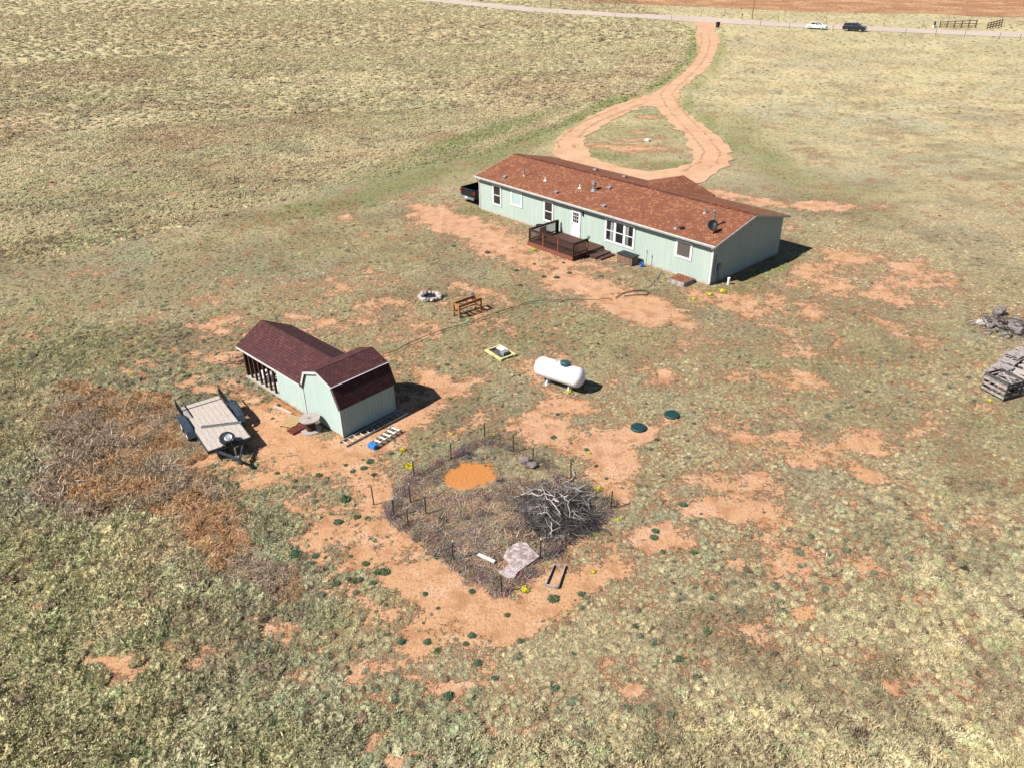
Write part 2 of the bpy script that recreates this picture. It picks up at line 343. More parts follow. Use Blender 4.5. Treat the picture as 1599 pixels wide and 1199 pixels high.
SOIL = [(1130, 306, 60, 8, 8, .9, 0), (1295, 323, 40, 6, 3, .9, 0), (1400, 440, 90, 40, 10, .45, .2), (1290, 430, 80, 30, -10, .5, .3), (800, 370, 130, 34, 18, .6, .15), (700, 810, 220, 60, 0, .38, .6), (600, 860, 130, 50, 10, .5, .7), (1080, 760, 160, 60, 10, .15, .5), (420, 560, 160, 30, 10, .3, .6),   # px, py, rx, ry, rot, strength, hue (0 pink .. 1 orange)
 (440, 690, 85, 42, 10, 1.1, .85), (380, 640, 60, 30, 20, .8, .75), (500, 700, 50, 25, 0, 1, .85), (340, 735, 50, 20, 10, .6, .8), (560, 700, 50, 22, -20, .85, .7), (420, 740, 60, 18, 0, .6, .8),
 (655, 640, 60, 22, -25, .8, .5), (690, 600, 40, 14, 20, .7, .6), (610, 690, 40, 20, -30, .6, .6), (330, 600, 60, 14, 10, .65, .6), (250, 600, 50, 14, 0, .6, .6),
 (570, 745, 45, 28, 40, .8, .6), (600, 780, 25, 16, 0, .7, .6), (520, 830, 70, 22, 10, .6, .7), (610, 835, 30, 16, 0, .8, .75), (480, 800, 40, 14, 0, .5, .7),
 (700, 925, 85, 42, 25, 1.15, .55), (760, 955, 110, 32, 8, 1.1, .6), (640, 905, 55, 28, 20, .95, .6), (850, 945, 85, 30, -28, 1.1, .7), (910, 905, 70, 16, -15, 1.05, .8), (690, 990, 70, 28, 10, .9, .5),
 (650, 1010, 40, 14, 0, .65, .6), (800, 990, 60, 14, -10, .7, .7), (560, 930, 40, 14, 20, .7, .6), (600, 960, 60, 20, 20, .7, .6), (530, 870, 45, 16, 10, .5, .8),
 (733, 742, 40, 20, -8, 1.6, 1.6), (945, 720, 48, 42, -10, 1.05, .3), (990, 680, 50, 18, -15, 1.05, .3), (1035, 655, 28, 13, 0, 1.0, .4), (965, 775, 26, 16, 20, .9, .4), (820, 670, 60, 20, 15, .65, .4),
 (850, 600, 40, 14, 30, .7, .5), (790, 600, 40, 12, 10, .5, .5), (880, 630, 40, 10, 0, .5, .5),
 (1060, 843, 55, 26, 5, 1.05, .4), (1110, 796, 80, 17, 8, 1.0, .45), (1010, 830, 24, 12, 0, .8, .4), (1045, 778, 30, 12, 10, .7, .4), (1145, 880, 18, 8, 0, .9, .6), (950, 890, 40, 18, -10, .9, .5),
 (690, 345, 60, 17, 12, .9, .1), (745, 365, 75, 22, 22, 1.05, .15), (820, 402, 80, 23, 20, 1.05, .2), (890, 440, 95, 22, 15, .95, .2), (950, 400, 55, 9, 5, .7, .5), (975, 468, 75, 17, 8, 1.15, .5), (1010, 490, 60, 13, 10, 1.05, .2), (1060, 460, 40, 14, 0, .6, .5),
 (650, 330, 22, 10, 0, .8, .1), (1275, 323, 42, 6, 4, 1.1, 0), (1200, 318, 40, 6, 8, .8, 0), (1160, 310, 45, 5, 8, .9, 0), (1245, 352, 18, 10, 0, .8, 0),
 (1250, 430, 50, 22, -30, .6, .4), (1330, 402, 60, 10, 4, .75, .3), (1400, 412, 50, 8, 10, .65, .3), (1330, 455, 80, 14, 5, .55, .4), (1420, 470, 70, 14, 5, .65, .1), (1390, 510, 50, 10, 20, .7, .6), (1200, 480, 80, 14, 5, .55, .6), (1470, 470, 22, 8, 10, .6, .1),
 (1230, 590, 50, 10, 5, .6, .7), (1150, 590, 40, 8, 0, .5, .6), (1350, 700, 50, 12, 25, .55, .5), (1250, 725, 28, 8, 10, .9, .5), (1355, 740, 30, 12, 15, .8, .7), (1160, 685, 30, 7, 0, .7, .5), (1220, 680, 25, 8, 0, .7, .5), (1530, 570, 40, 8, 0, .5, .8), (1545, 600, 40, 14, 0, .6, .8),
 (540, 343, 22, 6, 5, .85, .3), (345, 470, 22, 6, 0, .7, .4), (330, 515, 60, 6, 10, .65, .5), (270, 545, 50, 7, 10, .6, .5), (210, 540, 40, 7, 10, .6, .5), (480, 500, 45, 6, 10, .6, .5), (570, 480, 30, 10, 0, .55, .4), (620, 475, 30, 8, 10, .5, .4), (650, 445, 40, 7, 5, .5, .3), (725, 448, 36, 8, 10, .6, .6), (730, 490, 30, 6, 0, .6, .5),
 (160, 1030, 30, 13, 0, 1.0, .8), (130, 1000, 20, 6, 0, .7, .8), (640, 1055, 60, 14, 20, .6, .6), (555, 1050, 14, 20, 20, .8, .6), (950, 1033, 14, 7, 0, .9, .4), (985, 1078, 24, 8, 15, .9, .5), (820, 1140, 26, 9, -15, .9, .5), (780, 1150, 20, 9, 20, .8, .5), (50, 945, 20, 7, 0, .8, .7), (1390, 1075, 18, 9, 30, .8, .8), (700, 1075, 30, 10, -10, .7, .6), (200, 1130, 30, 9, 20, .7, .7), (1260, 960, 24, 10, 10, .8, .9), (1165, 1130, 22, 10, 35, .8, .9), (1290, 1000, 22, 8, 0, .7, 1),
 (980, 232, 70, 5, 3, 1.0, .2), (985, 219, 28, 3, 0, .8, .1), (1012, 183, 20, 2.6, 0, 1.2, .9), (995, 206, 18, 2.5, 0, .7, .2), (47, 272, 12, 3, 0, .9, .5), (1350, 330, 20, 4, 0, .3, .5)]
GREENB = [(620, 290, 130, 14, -18, 1.2), (480, 326, 110, 14, -14, .9), (1080, 88, 8, 16, 20, 1.4), (1062, 112, 16, 9, -30, 1.3), (1030, 132, 22, 6, -25, 1.2), (960, 160, 40, 5, -16, 1.2), (896, 188, 26, 7, -25, 1.2), (1118, 95, 7, 20, 15, 1.1), (1090, 130, 14, 10, -40, 1.0), (1076, 160, 8, 14, 0, 1.0), (1106, 190, 20, 10, 40, 1.0), (1145, 225, 18, 12, 45, 1.0), (740, 215, 150, 10, -18, .9), (640, 270, 130, 14, -18, .8), (800, 232, 90, 13, -22, 1.3), (1040, 260, 60, 8, 0, 1.0), (950, 245, 60, 6, 5, .9), (1200, 250, 60, 22, 30, .8), (1160, 210, 30, 30, 0, .5), (1290, 300, 80, 22, 10, .6), (738, 331, 22, 5, 0, 1.6),
          (1190, 430, 60, 10, -22, 1.2), (1150, 452, 40, 8, 0, 1.1), (1095, 60, 8, 16, 0, 1.3), (1082, 62, 7, 16, 0, 1.3), (1127, 70, 7, 26, 0, .9), (1050, 120, 30, 10, -30, .8), (900, 190, 40, 7, -25, .9), (1010, 180, 60, 8, 0, .6), (985, 205, 60, 12, 0, .6),
          (770, 470, 90, 26, 10, .6), (880, 520, 160, 30, 5, .5), (1250, 560, 140, 40, 0, .4), (700, 400, 60, 18, 10, .3), (450, 390, 150, 26, -14, .35)]

def fields(x, y):
    d = np.hypot(x, y)
    S = np.zeros_like(x); Hn = np.zeros_like(x); Hw = np.zeros_like(x)+1e-6
    for px, py, rx, ry, rot, st, hue in SOIL:
        b = blob(x, y, px, py, rx, ry, rot)*st; S = np.maximum(S, b)+np.minimum(S, b)*.18; Hn += b*hue; Hw += b
    hue = np.where(Hw > .05, Hn/Hw, fbm(x, y, 9, 40, 2)*.9)
    # yard: worn ground between the house and the pen
    yard = np.clip(blob(x, y, 780, 640, 480, 320, 0)+.55*blob(x, y, 1250, 620, 420, 250, 0)+.5*blob(x, y, 350, 520, 240, 80, -5)+.45*blob(x, y, 760, 1060, 430, 110), 0, 1)
    mown = 1-inpoly(x, y, MOW)*1.
    n1 = fbm(x, y, 2.6, 1, 5); n2 = fbm(x, y, 1.1, 9, 4); n3 = vnoise(x, y, .35, 5)
    s = np.clip(S, 0, 1.15)*.80+np.maximum(S-1.3, 0)*2+yard*.27+(n1-.5)*1.35+(n2-.5)*1.3+(n3-.5)*.4
    s = s-.55*inpoly(x, y, PEN)*(1-blob(x, y, 733, 742, 46, 24, -8, .6, 1.2))
    soil = np.clip(s, 0, 1.2)
    far = sst(60, 130, d); soil = soil*(1-.5*far*(S < .2))
    gr = np.zeros_like(x)
    for px, py, rx, ry, rot, st in GREENB: gr = np.maximum(gr, blob(x, y, px, py, rx, ry, rot)*st)
    gr = np.clip(gr*(.55+.9*fbm(x, y, 2.5, 60, 3)), 0, 1.5)
    br = np.zeros_like(x)
    for px, py, rx, ry, rot in BROWN: br = np.maximum(br, blob(x, y, px, py, rx, ry, rot))
    br = sst(.38, .62, br+(fbm(x, y, 2.0, 70, 4)-.5)*1.1)
    pen = inpoly(x, y, PEN)*(1-.75*blob(x, y, 800, 722, 75, 26, 12)-.7*blob(x, y, 690, 765, 22, 10))*(1-.9*blob(x, y, 733, 742, 38, 19, -8))
    pen = np.clip(pen, 0, 1)
    return dict(d=d, soil=soil, hue=hue, yard=yard, mown=mown, green=gr, brown=br, pen=pen, S=S)

def lerp(a, b, t): return a+(b-a)*t[..., None]
def veg_tint(x, y, F):
    """average plant colour at a place"""
    straw = np.array([.44, .39, .25]); olive = np.array([.32, .305, .18]); sage = np.array([.31, .325, .235]); green = np.array([.175, .21, .085]); brown = np.array([.31, .215, .145]); dark = np.array([.17, .145, .10]); rust = np.array([.31, .155, .075]); mauve = np.array([.225, .16, .125])
    a = fbm(x, y, 14, 21, 3); b = fbm(x, y, 5, 31, 3); c = fbm(x, y, 26, 41, 4); e = fbm(x, y, 1.6, 51, 2)
    t = lerp(olive+0*x[..., None], straw, sst(.38, .7, a*.6+e*.4))
    t = lerp(t, sage, sst(.45, .72, b)*(.35+.5*F['mown']))
    # dry brown swathes of the open prairie
    t = lerp(t, brown, sst(.46, .66, c)*.55*(1-F['mown']*.6)+sst(.55, .72, b*.5+e*.5)*.4*(1-F['mown']*.4))
    st = fbm(x*.45+y*.2, y*1.1, 9, 47, 4); t = lerp(t, straw*1.05, sst(.52, .68, st)*.5); t = lerp(t, np.array([.27, .205, .135]), sst(.50, .34, st)*.0+sst(.54, .68, fbm(x*.4, y, 6, 57, 4))*.45*(1-F['mown']*.7))
    t = lerp(t, dark, sst(.54, .74, fbm(x, y, 3.5, 91, 3))*.5)
    dz = np.maximum(blob(x, y, 1200, 960, 130, 90, 20), np.maximum(blob(x, y, 1470, 760, 90, 40, 10), blob(x, y, 1450, 1030, 140, 70, 20))); t = lerp(t, np.array([.20, .15, .10]), dz*sst(.40, .62, fbm(x, y, 1.8, 93, 4))*.75)
    t = lerp(t, green, np.clip(F['green'], 0, 1)*.85)
    fa = sst(90, 260, F['d']); t = lerp(t, np.array([.355, .33, .205]), fa*.45)
    t = lerp(t, lerp(mauve+0*x[..., None], rust, sst(.5, .68, fbm(x, y, 2.2, 81, 3)+.12*blob(x, y, 330, 810, 80, 60, 35))), F['brown']*.85)
    t = lerp(t, np.array([.22, .165, .135]), F['pen']*.85)
    return t*np.array([1.09, 1.045, .93])*(1+.10*np.clip(blob(x, y, 120, 940, 330, 450, 0), 0, 1)+.07*(1-F['mown']))[..., None]

# ---- ground sheet: a graded grid carrying the masks
def graded(a, b, st, lo, hi, g=1.09):
    l = list(np.arange(a, b, st)); s = st; v = l[-1]
    while v < hi: s *= g; v += s; l.append(v)
    s = st; v = l[0]
    while v > lo: s *= g; v -= s; l.insert(0, v)
    return np.array(l)
gx = graded(-42, 62, .27, -2600, 2600); gy = graded(10, 98, .27, -1500, 4200, 1.05)
X, Y = np.meshgrid(gx, gy); nx, ny = len(gx), len(gy)
x = X.ravel(); y = Y.ravel()
F = fields(x, y); tint = veg_tint(x, y, F)
co = np.stack([x, y, 0*x], 1)
# low relief: hollows and hummocks, kept off the buildings' feet
flat = np.maximum(blob(x, y, 950, 340, 330, 140, 10), blob(x, y, 480, 600, 200, 110, 10))
co[:, 2] = (fbm(x, y, .8, 3, 2)-.5)*.07*(1-np.clip(F['soil'], 0, 1))*sst(2500, 200, F['d'])*(1-flat)*(F['d'] < 90)
me = bpy.data.meshes.new('ground')
idx = np.arange(nx*ny).reshape(ny, nx)
quads = np.stack([idx[:-1, :-1], idx[:-1, 1:], idx[1:, 1:], idx[1:, :-1]], -1).reshape(-1, 4)
me.vertices.add(len(co)); me.vertices.foreach_set('co', co.ravel())
me.loops.add(quads.size); me.loops.foreach_set('vertex_index', quads.ravel())
me.polygons.add(len(quads)); me.polygons.foreach_set('loop_start', np.arange(0, quads.size, 4)); me.polygons.foreach_set('loop_total', np.full(len(quads), 4))
me.update(); me.polygons.foreach_set('use_smooth', [True]*len(quads))
ca = me.color_attributes.new('tint', 'FLOAT_COLOR', 'POINT'); ca.data.foreach_set('color', np.concatenate([tint, np.ones((len(x), 1))], 1).ravel())
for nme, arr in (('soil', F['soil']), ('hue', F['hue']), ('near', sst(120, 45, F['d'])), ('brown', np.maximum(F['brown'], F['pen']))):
    at = me.attributes.new(nme, 'FLOAT', 'POINT'); at.data.foreach_set('value', arr.astype(np.float32))
ground = bpy.data.objects.new('ground', me); C.objects.link(ground); tag(ground, kind='structure')

gm = bpy.data.materials.new('prairie_ground'); gm.use_nodes = True; t = gm.node_tree; b = t.nodes['Principled BSDF']
b.inputs['Roughness'].default_value = .95; b.inputs['Specular IOR Level'].default_value = .1
tc = N(t, 'ShaderNodeTexCoord').outputs['Object']
def AT(t, n, ty='GEOMETRY'): a = N(t, 'ShaderNodeAttribute', attribute_name=n, attribute_type=ty); return a
s_ = AT(t, 'soil').outputs['Fac']
f1 = noise(t, tc, 2.2, 6, .75); f2 = noise(t, tc, 9, 5, .7)
def MA(t, op, a, b):
    n = N(t, 'ShaderNodeMath', operation=op)
    for i, v in enumerate((a, b)):
        if isinstance(v, (int, float)): n.inputs[i].default_value = v
        else: t.links.new(v, n.inputs[i])
    return n.outputs[0]
def NC(sc, det, rough): return MA(t, 'SUBTRACT', ramp(t, noise(t, tc, sc, det, rough), .3, .7), .5)
mraw = MA(t, 'ADD', MA(t, 'ADD', s_, MA(t, 'MULTIPLY', NC(1.7, 4, .6), .32)), MA(t, 'ADD', MA(t, 'MULTIPLY', NC(5, 3, .6), .50), MA(t, 'MULTIPLY', NC(15, 3, .6), .42)))
mask = ramp(t, mraw, .36, .62)
soilA = mix(t, (.41, .243, .148), (.395, .218, .108), AT(t, 'hue').outputs['Fac'])
soilA = mix(t, soilA, (.46, .30, .195), ramp(t, noise(t, tc, .8, 5), .45, .75))
soilA = mix(t, soilA, (.22, .125, .07), ramp(t, f2, .47, .70)); soilA = mix(t, soilA, (.30, .155, .08), ramp(t, noise(t, tc, 1.3, 5, .65), .46, .64))
soilA = mix(t, soilA, (.16, .105, .06), ramp(t, noise(t, tc, 20, 3, .6), .58, .68))
soilA = mix(t, soilA, (.36, .150, .045), ramp(t, AT(t, 'hue').outputs['Fac'], 1.15, 1.5))
tn = AT(t, 'tint').outputs['Color']
litter = mix(t, tn, (.19, .135, .085), .55)
vegN = mix(t, mix(t, tn, (.055, .045, .028), .72), mix(t, tn, (.36, .27, .17), .3), ramp(t, noise(t, tc, 7, 5, .75), .42, .66))  # dark end is litter plus the shade between tufts, put into the colour
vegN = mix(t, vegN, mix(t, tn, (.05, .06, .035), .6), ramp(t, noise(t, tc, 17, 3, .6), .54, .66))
vegF = mix(t, tn, mix(t, tn, (.10, .08, .052), .45), ramp(t, noise(t, tc, 1.1, 7, .78), .44, .66))  # distant cover: darker blotches paint in the grass's own shadow
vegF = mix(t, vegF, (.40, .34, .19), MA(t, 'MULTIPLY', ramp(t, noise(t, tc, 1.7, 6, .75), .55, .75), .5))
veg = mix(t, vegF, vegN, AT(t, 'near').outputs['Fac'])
trz = MA(t, 'MULTIPLY', ramp(t, mraw, .0, .42), .7)
veg = mix(t, veg, (.25, .145, .08), trz)
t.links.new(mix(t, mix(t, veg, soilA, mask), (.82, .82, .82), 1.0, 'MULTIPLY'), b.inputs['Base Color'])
hgt = MA(t, 'ADD', MA(t, 'MULTIPLY', f1, MA(t, 'SUBTRACT', 1.15, mask)), MA(t, 'MULTIPLY', f2, .35))
bn = N(t, 'ShaderNodeBump'); bn.inputs['Strength'].default_value = 1; bn.inputs['Distance'].default_value = .14
t.links.new(hgt, bn.inputs['Height']); t.links.new(bn.outputs[0], b.inputs['Normal'])
me.materials.append(gm)

# ---- flat sheets lying on it
def jag(poly, amp, step=1.2, seed=0):
    r = random.Random(seed); out = []; n = len(poly)
    for i in range(n):
        p0, p1, p2, p3 = [Vector(poly[(i+k) % n]).to_2d() for k in (-1, 0, 1, 2)]
        m = max(1, int((p2-p1).length/step))
        if m > 400: m = 400
        for k in range(m):
            u = k/m
            q = .5*((2*p1)+(-p0+p2)*u+(2*p0-5*p1+4*p2-p3)*u*u+(-p0+3*p1-3*p2+p3)*u**3)
            out.append(q+Vector((r.gauss(0, amp), r.gauss(0, amp))))
    return out
def sheet(name, poly, z, m, holes=()):
    V = list(poly); E = [(i, (i+1) % len(poly)) for i in range(len(poly))]
    for h in holes:
        o = len(V); V += list(h); E += [(o+i, o+(i+1) % len(h)) for i in range(len(h))]
    r = delaunay_2d_cdt([Vector(v[:2]) for v in V], E, [], 1, 1e-4)
    vv = r[0]; ff = []
    for f in r[2]:
        c = np.mean([[vv[i].x, vv[i].y] for i in f], 0); cx, cy = np.array([c[0]]), np.array([c[1]])
        if not inpoly(cx, cy, poly)[0] or any(inpoly(cx, cy, h)[0] for h in holes): continue
        ff.append(f)
    me = bpy.data.meshes.new(name); me.from_pydata([(v.x, v.y, z) for v in vv], [], ff); me.materials.append(m)
    o = bpy.data.objects.new(name, me); C.objects.link(o); tag(o, kind='structure'); return o
def dirt_mat(name, a, b_, c_, sc=1.2, sc2=.35):
    a, b_, c_ = [tuple(q*.78 for q in w_) for w_ in (a, b_, c_)]
    m = bpy.data.materials.new(name); m.use_nodes = True; t = m.node_tree; b = t.nodes['Principled BSDF']
    b.inputs['Roughness'].default_value = .95; b.inputs['Specular IOR Level'].default_value = .1
    tc = N(t, 'ShaderNodeTexCoord').outputs['Object']
    c = mix(t, a, b_, ramp(t, noise(t, tc, sc2, 6, .65), .4, .65)); c = mix(t, c, c_, ramp(t, noise(t, tc, sc, 6, .7), .56, .74))
    t.links.new(c, b.inputs['Base Color'])
    bn = N(t, 'ShaderNodeBump'); bn.inputs['Strength'].default_value = .7; bn.inputs['Distance'].default_value = .05
    t.links.new(noise(t, tc, 3, 5), bn.inputs['Height']); t.links.new(bn.outputs[0], b.inputs['Normal'])
    return m
drive_p = jag(DRIVE_OUT, .2, .8, 1); isl_p = jag(ISLAND, .22, .8, 2)
sheet('driveway', drive_p, .045, dirt_mat('red_gravel', (.43, .27, .17), (.37, .22, .128), (.26, .15, .088)), [isl_p])
sheet('gravel_road', [Vector(p) for p in ROAD], .055, dirt_mat('pale_gravel', (.38, .315, .265), (.345, .28, .235), (.29, .225, .185), .6, .05))
red_p = jag(RED[:8], .0, 6, 3)
sheet('red_field', [Vector(p) for p in RED], .035, dirt_mat('rust_grass_field', (.25, .125, .065), (.37, .22, .12), (.12, .07, .045), .5, .09))

# worn wheel ruts along the drive
def tracks(lines, m):
    r = random.Random(12); mb = MB()
    for pts, wd, gap in lines:
        P = [G(*p) for p in pts]; Q = []
        for p, q in zip(P[:-1], P[1:]):
            k = max(1, int((q-p).length/.5)); Q += [p.lerp(q, u/k) for u in range(k)]
        Q.append(P[-1])
        for off in (-.8, .8):
            for i in range(len(Q)-1):
                if r.random() < gap: continue
                d = (Q[i+1]-Q[i]).normalized(); n = Vector((-d.y, d.x, 0)); c = n*(off+r.gauss(0, .05)); e = d*.12
                w0, w1 = wd*r.uniform(.4, 1.2), wd*r.uniform(.4, 1.2)
                mb.add([Q[i]-e+c-n*w0*.5, Q[i]+c*1.0-n*w0-e*-1, Q[i+1]+c-n*w1, Q[i+1]+e+c, Q[i+1]+c+n*w1, Q[i]+c+n*w0], [(0, 1, 2, 3, 4, 5)])
    for i, v in enumerate(mb.v): mb.v[i] = (v[0], v[1], .052+(i//6 % 5)*.0012)
    o = mb.build('wheel_tracks', m); tag(o, kind='structure')
# ------------------------------------------------------------------ plants: prototypes kept out of the scene, instanced as ground cover
def plant_mat(name, attr_type='INSTANCER', col=None, trans=.12):
    m = bpy.data.materials.new(name); m.use_nodes = True; t = m.node_tree; b = t.nodes['Principled BSDF']
    b.inputs['Roughness'].default_value = .85; b.inputs['Specular IOR Level'].default_value = .12
    v = AT(t, 'v').outputs['Fac']
    base = AT(t, 'tint', 'INSTANCER').outputs['Color'] if col is None else None
    if base is None:
        rgb = N(t, 'ShaderNodeRGB'); rgb.outputs[0].default_value = (*col, 1); base = rgb.outputs[0]
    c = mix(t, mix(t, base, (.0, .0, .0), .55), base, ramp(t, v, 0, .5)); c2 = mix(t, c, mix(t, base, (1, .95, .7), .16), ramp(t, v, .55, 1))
    t.links.new(c2, b.inputs['Base Color'])
    tr = N(t, 'ShaderNodeBsdfTranslucent'); t.links.new(c2, tr.inputs[0]); ms = N(t, 'ShaderNodeMixShader'); ms.inputs[0].default_value = trans
    t.links.new(b.outputs[0], ms.inputs[1]); t.links.new(tr.outputs[0], ms.inputs[2]); t.links.new(ms.outputs[0], t.nodes['Material Output'].inputs[0])
    return m
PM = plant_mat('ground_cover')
def blades(name, n, seed, rad=1., h=.7, core=.7, bl=(.35, .6), bw=.07, curl=.4, m=None, spread=1., lobes=5):
    """a clump of unit radius: small leaf blades over a lumpy mound of litter"""
    r = random.Random(seed); V = []; Fc = []; col = []
    L = [(r.uniform(-.55, .55), r.uniform(-.55, .55), r.uniform(.55, 1)) for _ in range(lobes)]
    def top(px, py):
        d = math.hypot(px, py); base = max(0, 1-d*d)*.5
        for lx, ly, lh in L: base = max(base, lh*max(0, 1-((px-lx)**2+(py-ly)**2)/.22))
        return h*base*core
    if core > 0:
        seg, ring = 9, 4; ids = []
        for i in range(ring+1):
            for k in range(seg):
                rr = (1-i/ring)*.86; a = 2*math.pi*(k+.5*(i % 2))/seg+r.uniform(-.2, .2); px, py = rr*math.cos(a)*rad, rr*math.sin(a)*rad
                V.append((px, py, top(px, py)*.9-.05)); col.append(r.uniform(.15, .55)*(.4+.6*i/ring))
        for i in range(ring):
            for k in range(seg): Fc.append((i*seg+k, i*seg+(k+1) % seg, (i+1)*seg+(k+1) % seg, (i+1)*seg+k))
    for _ in range(n):
        a = r.uniform(0, 2*math.pi); q = math.sqrt(r.random())*.92*rad; px, py = q*math.cos(a), q*math.sin(a)
        pz = top(px, py)*r.uniform(.55, 1.); tilt = r.gauss(0, .45)+q*.9*spread; aa = a+r.gauss(0, .8); ln = r.uniform(*bl)
        d = Vector((math.cos(aa)*math.sin(tilt), math.sin(aa)*math.sin(tilt), abs(math.cos(tilt))+.12)).normalized()
        sd = d.cross(Vector((r.gauss(0, 1), r.gauss(0, 1), r.gauss(0, 1)))).normalized()*bw*r.uniform(.6, 1.4)
        p = Vector((px, py, pz)); m1 = p+d*ln*.55; e = p+d*ln+Vector((d.x, d.y, -curl))*ln*.3
        o = len(V); V += [tuple(p-sd*.4), tuple(p+sd*.4), tuple(m1+sd), tuple(m1-sd), tuple(e)]; c = r.random()
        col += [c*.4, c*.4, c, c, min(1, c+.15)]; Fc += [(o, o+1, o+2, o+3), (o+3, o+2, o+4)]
    me = bpy.data.meshes.new(name); me.from_pydata(V, [], Fc)
    at = me.attributes.new('v', 'FLOAT', 'POINT'); at.data.foreach_set('value', col)
    me.materials.append(m or PM); return me
def tangle(name, n, seed, m=None, h=.7, th=.016, rad=1.):
    """dead stems lying over and through each other"""
    r = random.Random(seed); V = []; Fc = []; col = []
    for _ in range(n):
        a = r.uniform(0, 2*math.pi); q = math.sqrt(r.random())*rad*.8; p = Vector((q*math.cos(a), q*math.sin(a), r.uniform(0, h*.75)*(1-q*.5)))
        aa = r.uniform(0, 2*math.pi); el = r.gauss(.25, .5); d = Vector((math.cos(aa)*math.cos(el), math.sin(aa)*math.cos(el), math.sin(el)))
        c = r.random(); w0 = th*r.uniform(.6, 1.5); prev = None
        for k in range(4):
            sd = d.cross(Vector((0, 0, 1))).normalized()*w0*(1-k*.22); o = len(V)
            V += [tuple(p-sd), tuple(p+sd)]; col += [c, c]
            if k: Fc.append((o-2, o-1, o+1, o))
            d = (d+Vector((r.gauss(0, .25), r.gauss(0, .25), r.gauss(-.08, .25)))).normalized(); p = p+d*r.uniform(.16, .34)
            p.z = max(p.z, 0.01)
    me = bpy.data.meshes.new(name); me.from_pydata(V, [], Fc)
    at = me.attributes.new('v', 'FLOAT', 'POINT'); at.data.foreach_set('value', col)
    me.materials.append(m or PM); return me
def proto_set(name, meshes):
    c = bpy.data.collections.new(name)
    for i, me in enumerate(meshes):
        o = bpy.data.objects.new('%s_%02d' % (name, i), me); c.objects.link(o)
    return c
KINDS = {
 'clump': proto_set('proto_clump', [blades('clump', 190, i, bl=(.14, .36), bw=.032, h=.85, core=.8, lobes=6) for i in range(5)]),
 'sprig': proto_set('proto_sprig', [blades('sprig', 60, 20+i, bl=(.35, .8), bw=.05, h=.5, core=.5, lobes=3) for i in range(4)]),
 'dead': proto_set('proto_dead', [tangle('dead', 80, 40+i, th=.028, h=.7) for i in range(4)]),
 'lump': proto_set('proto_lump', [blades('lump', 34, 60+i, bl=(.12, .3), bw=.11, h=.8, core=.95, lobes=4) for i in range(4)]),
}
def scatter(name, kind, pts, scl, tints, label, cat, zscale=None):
    n = len(pts); me = bpy.data.meshes.new(name); me.vertices.add(n)
    P = np.concatenate([pts, np.zeros((n, 1))], 1) if pts.shape[1] == 2 else pts
    me.vertices.foreach_set('co', P.astype(np.float32).ravel())
    rot = np.zeros((n, 3), np.float32); rot[:, 2] = rng.uniform(0, 6.283, n); rot[:, 0] = rng.normal(0, .08, n)
    zs = zscale if zscale is not None else rng.uniform(.7, 1.25, n)
    sc = np.stack([scl*rng.uniform(.85, 1.2, n), scl, scl*zs], 1).astype(np.float32)
    a = me.attributes.new('rot', 'FLOAT_VECTOR', 'POINT'); a.data.foreach_set('vector', rot.ravel())
    a = me.attributes.new('scl', 'FLOAT_VECTOR', 'POINT'); a.data.foreach_set('vector', sc.ravel())
    a = me.attributes.new('pick', 'INT', 'POINT'); a.data.foreach_set('value', rng.integers(0, len(KINDS[kind].objects), n).astype(np.int32))
    a = me.attributes.new('tint', 'FLOAT_COLOR', 'POINT'); a.data.foreach_set('color', np.concatenate([np.clip(tints*.84, 0, 1), np.ones((n, 1))], 1).astype(np.float32).ravel())
    o = bpy.data.objects.new(name, me); C.objects.link(o); tag(o, label, cat, kind='stuff')
    ng = bpy.data.node_groups.new(name, 'GeometryNodeTree')
    ng.interface.new_socket('Geometry', in_out='INPUT', socket_type='NodeSocketGeometry'); ng.interface.new_socket('Geometry', in_out='OUTPUT', socket_type='NodeSocketGeometry')
    gi = ng.nodes.new('NodeGroupInput'); go = ng.nodes.new('NodeGroupOutput')
    ip = ng.nodes.new('GeometryNodeInstanceOnPoints'); ci = ng.nodes.new('GeometryNodeCollectionInfo')
    ci.inputs['Collection'].default_value = KINDS[kind]; ci.inputs['Separate Children'].default_value = True; ci.inputs['Reset Children'].default_value = True
    def na(nm, ty): k = ng.nodes.new('GeometryNodeInputNamedAttribute'); k.data_type = ty; k.inputs['Name'].default_value = nm; return k.outputs['Attribute']
    L = ng.links.new
    L(gi.outputs[0], ip.inputs['Points']); L(ci.outputs[0], ip.inputs['Instance']); ip.inputs['Pick Instance'].default_value = True
    L(na('pick', 'INT'), ip.inputs['Instance Index']); L(na('rot', 'FLOAT_VECTOR'), ip.inputs['Rotation']); L(na('scl', 'FLOAT_VECTOR'), ip.inputs['Scale'])
    L(ip.outputs[0], go.inputs[0])
    md = o.modifiers.new('scatter', 'NODES'); md.node_group = ng
    return o

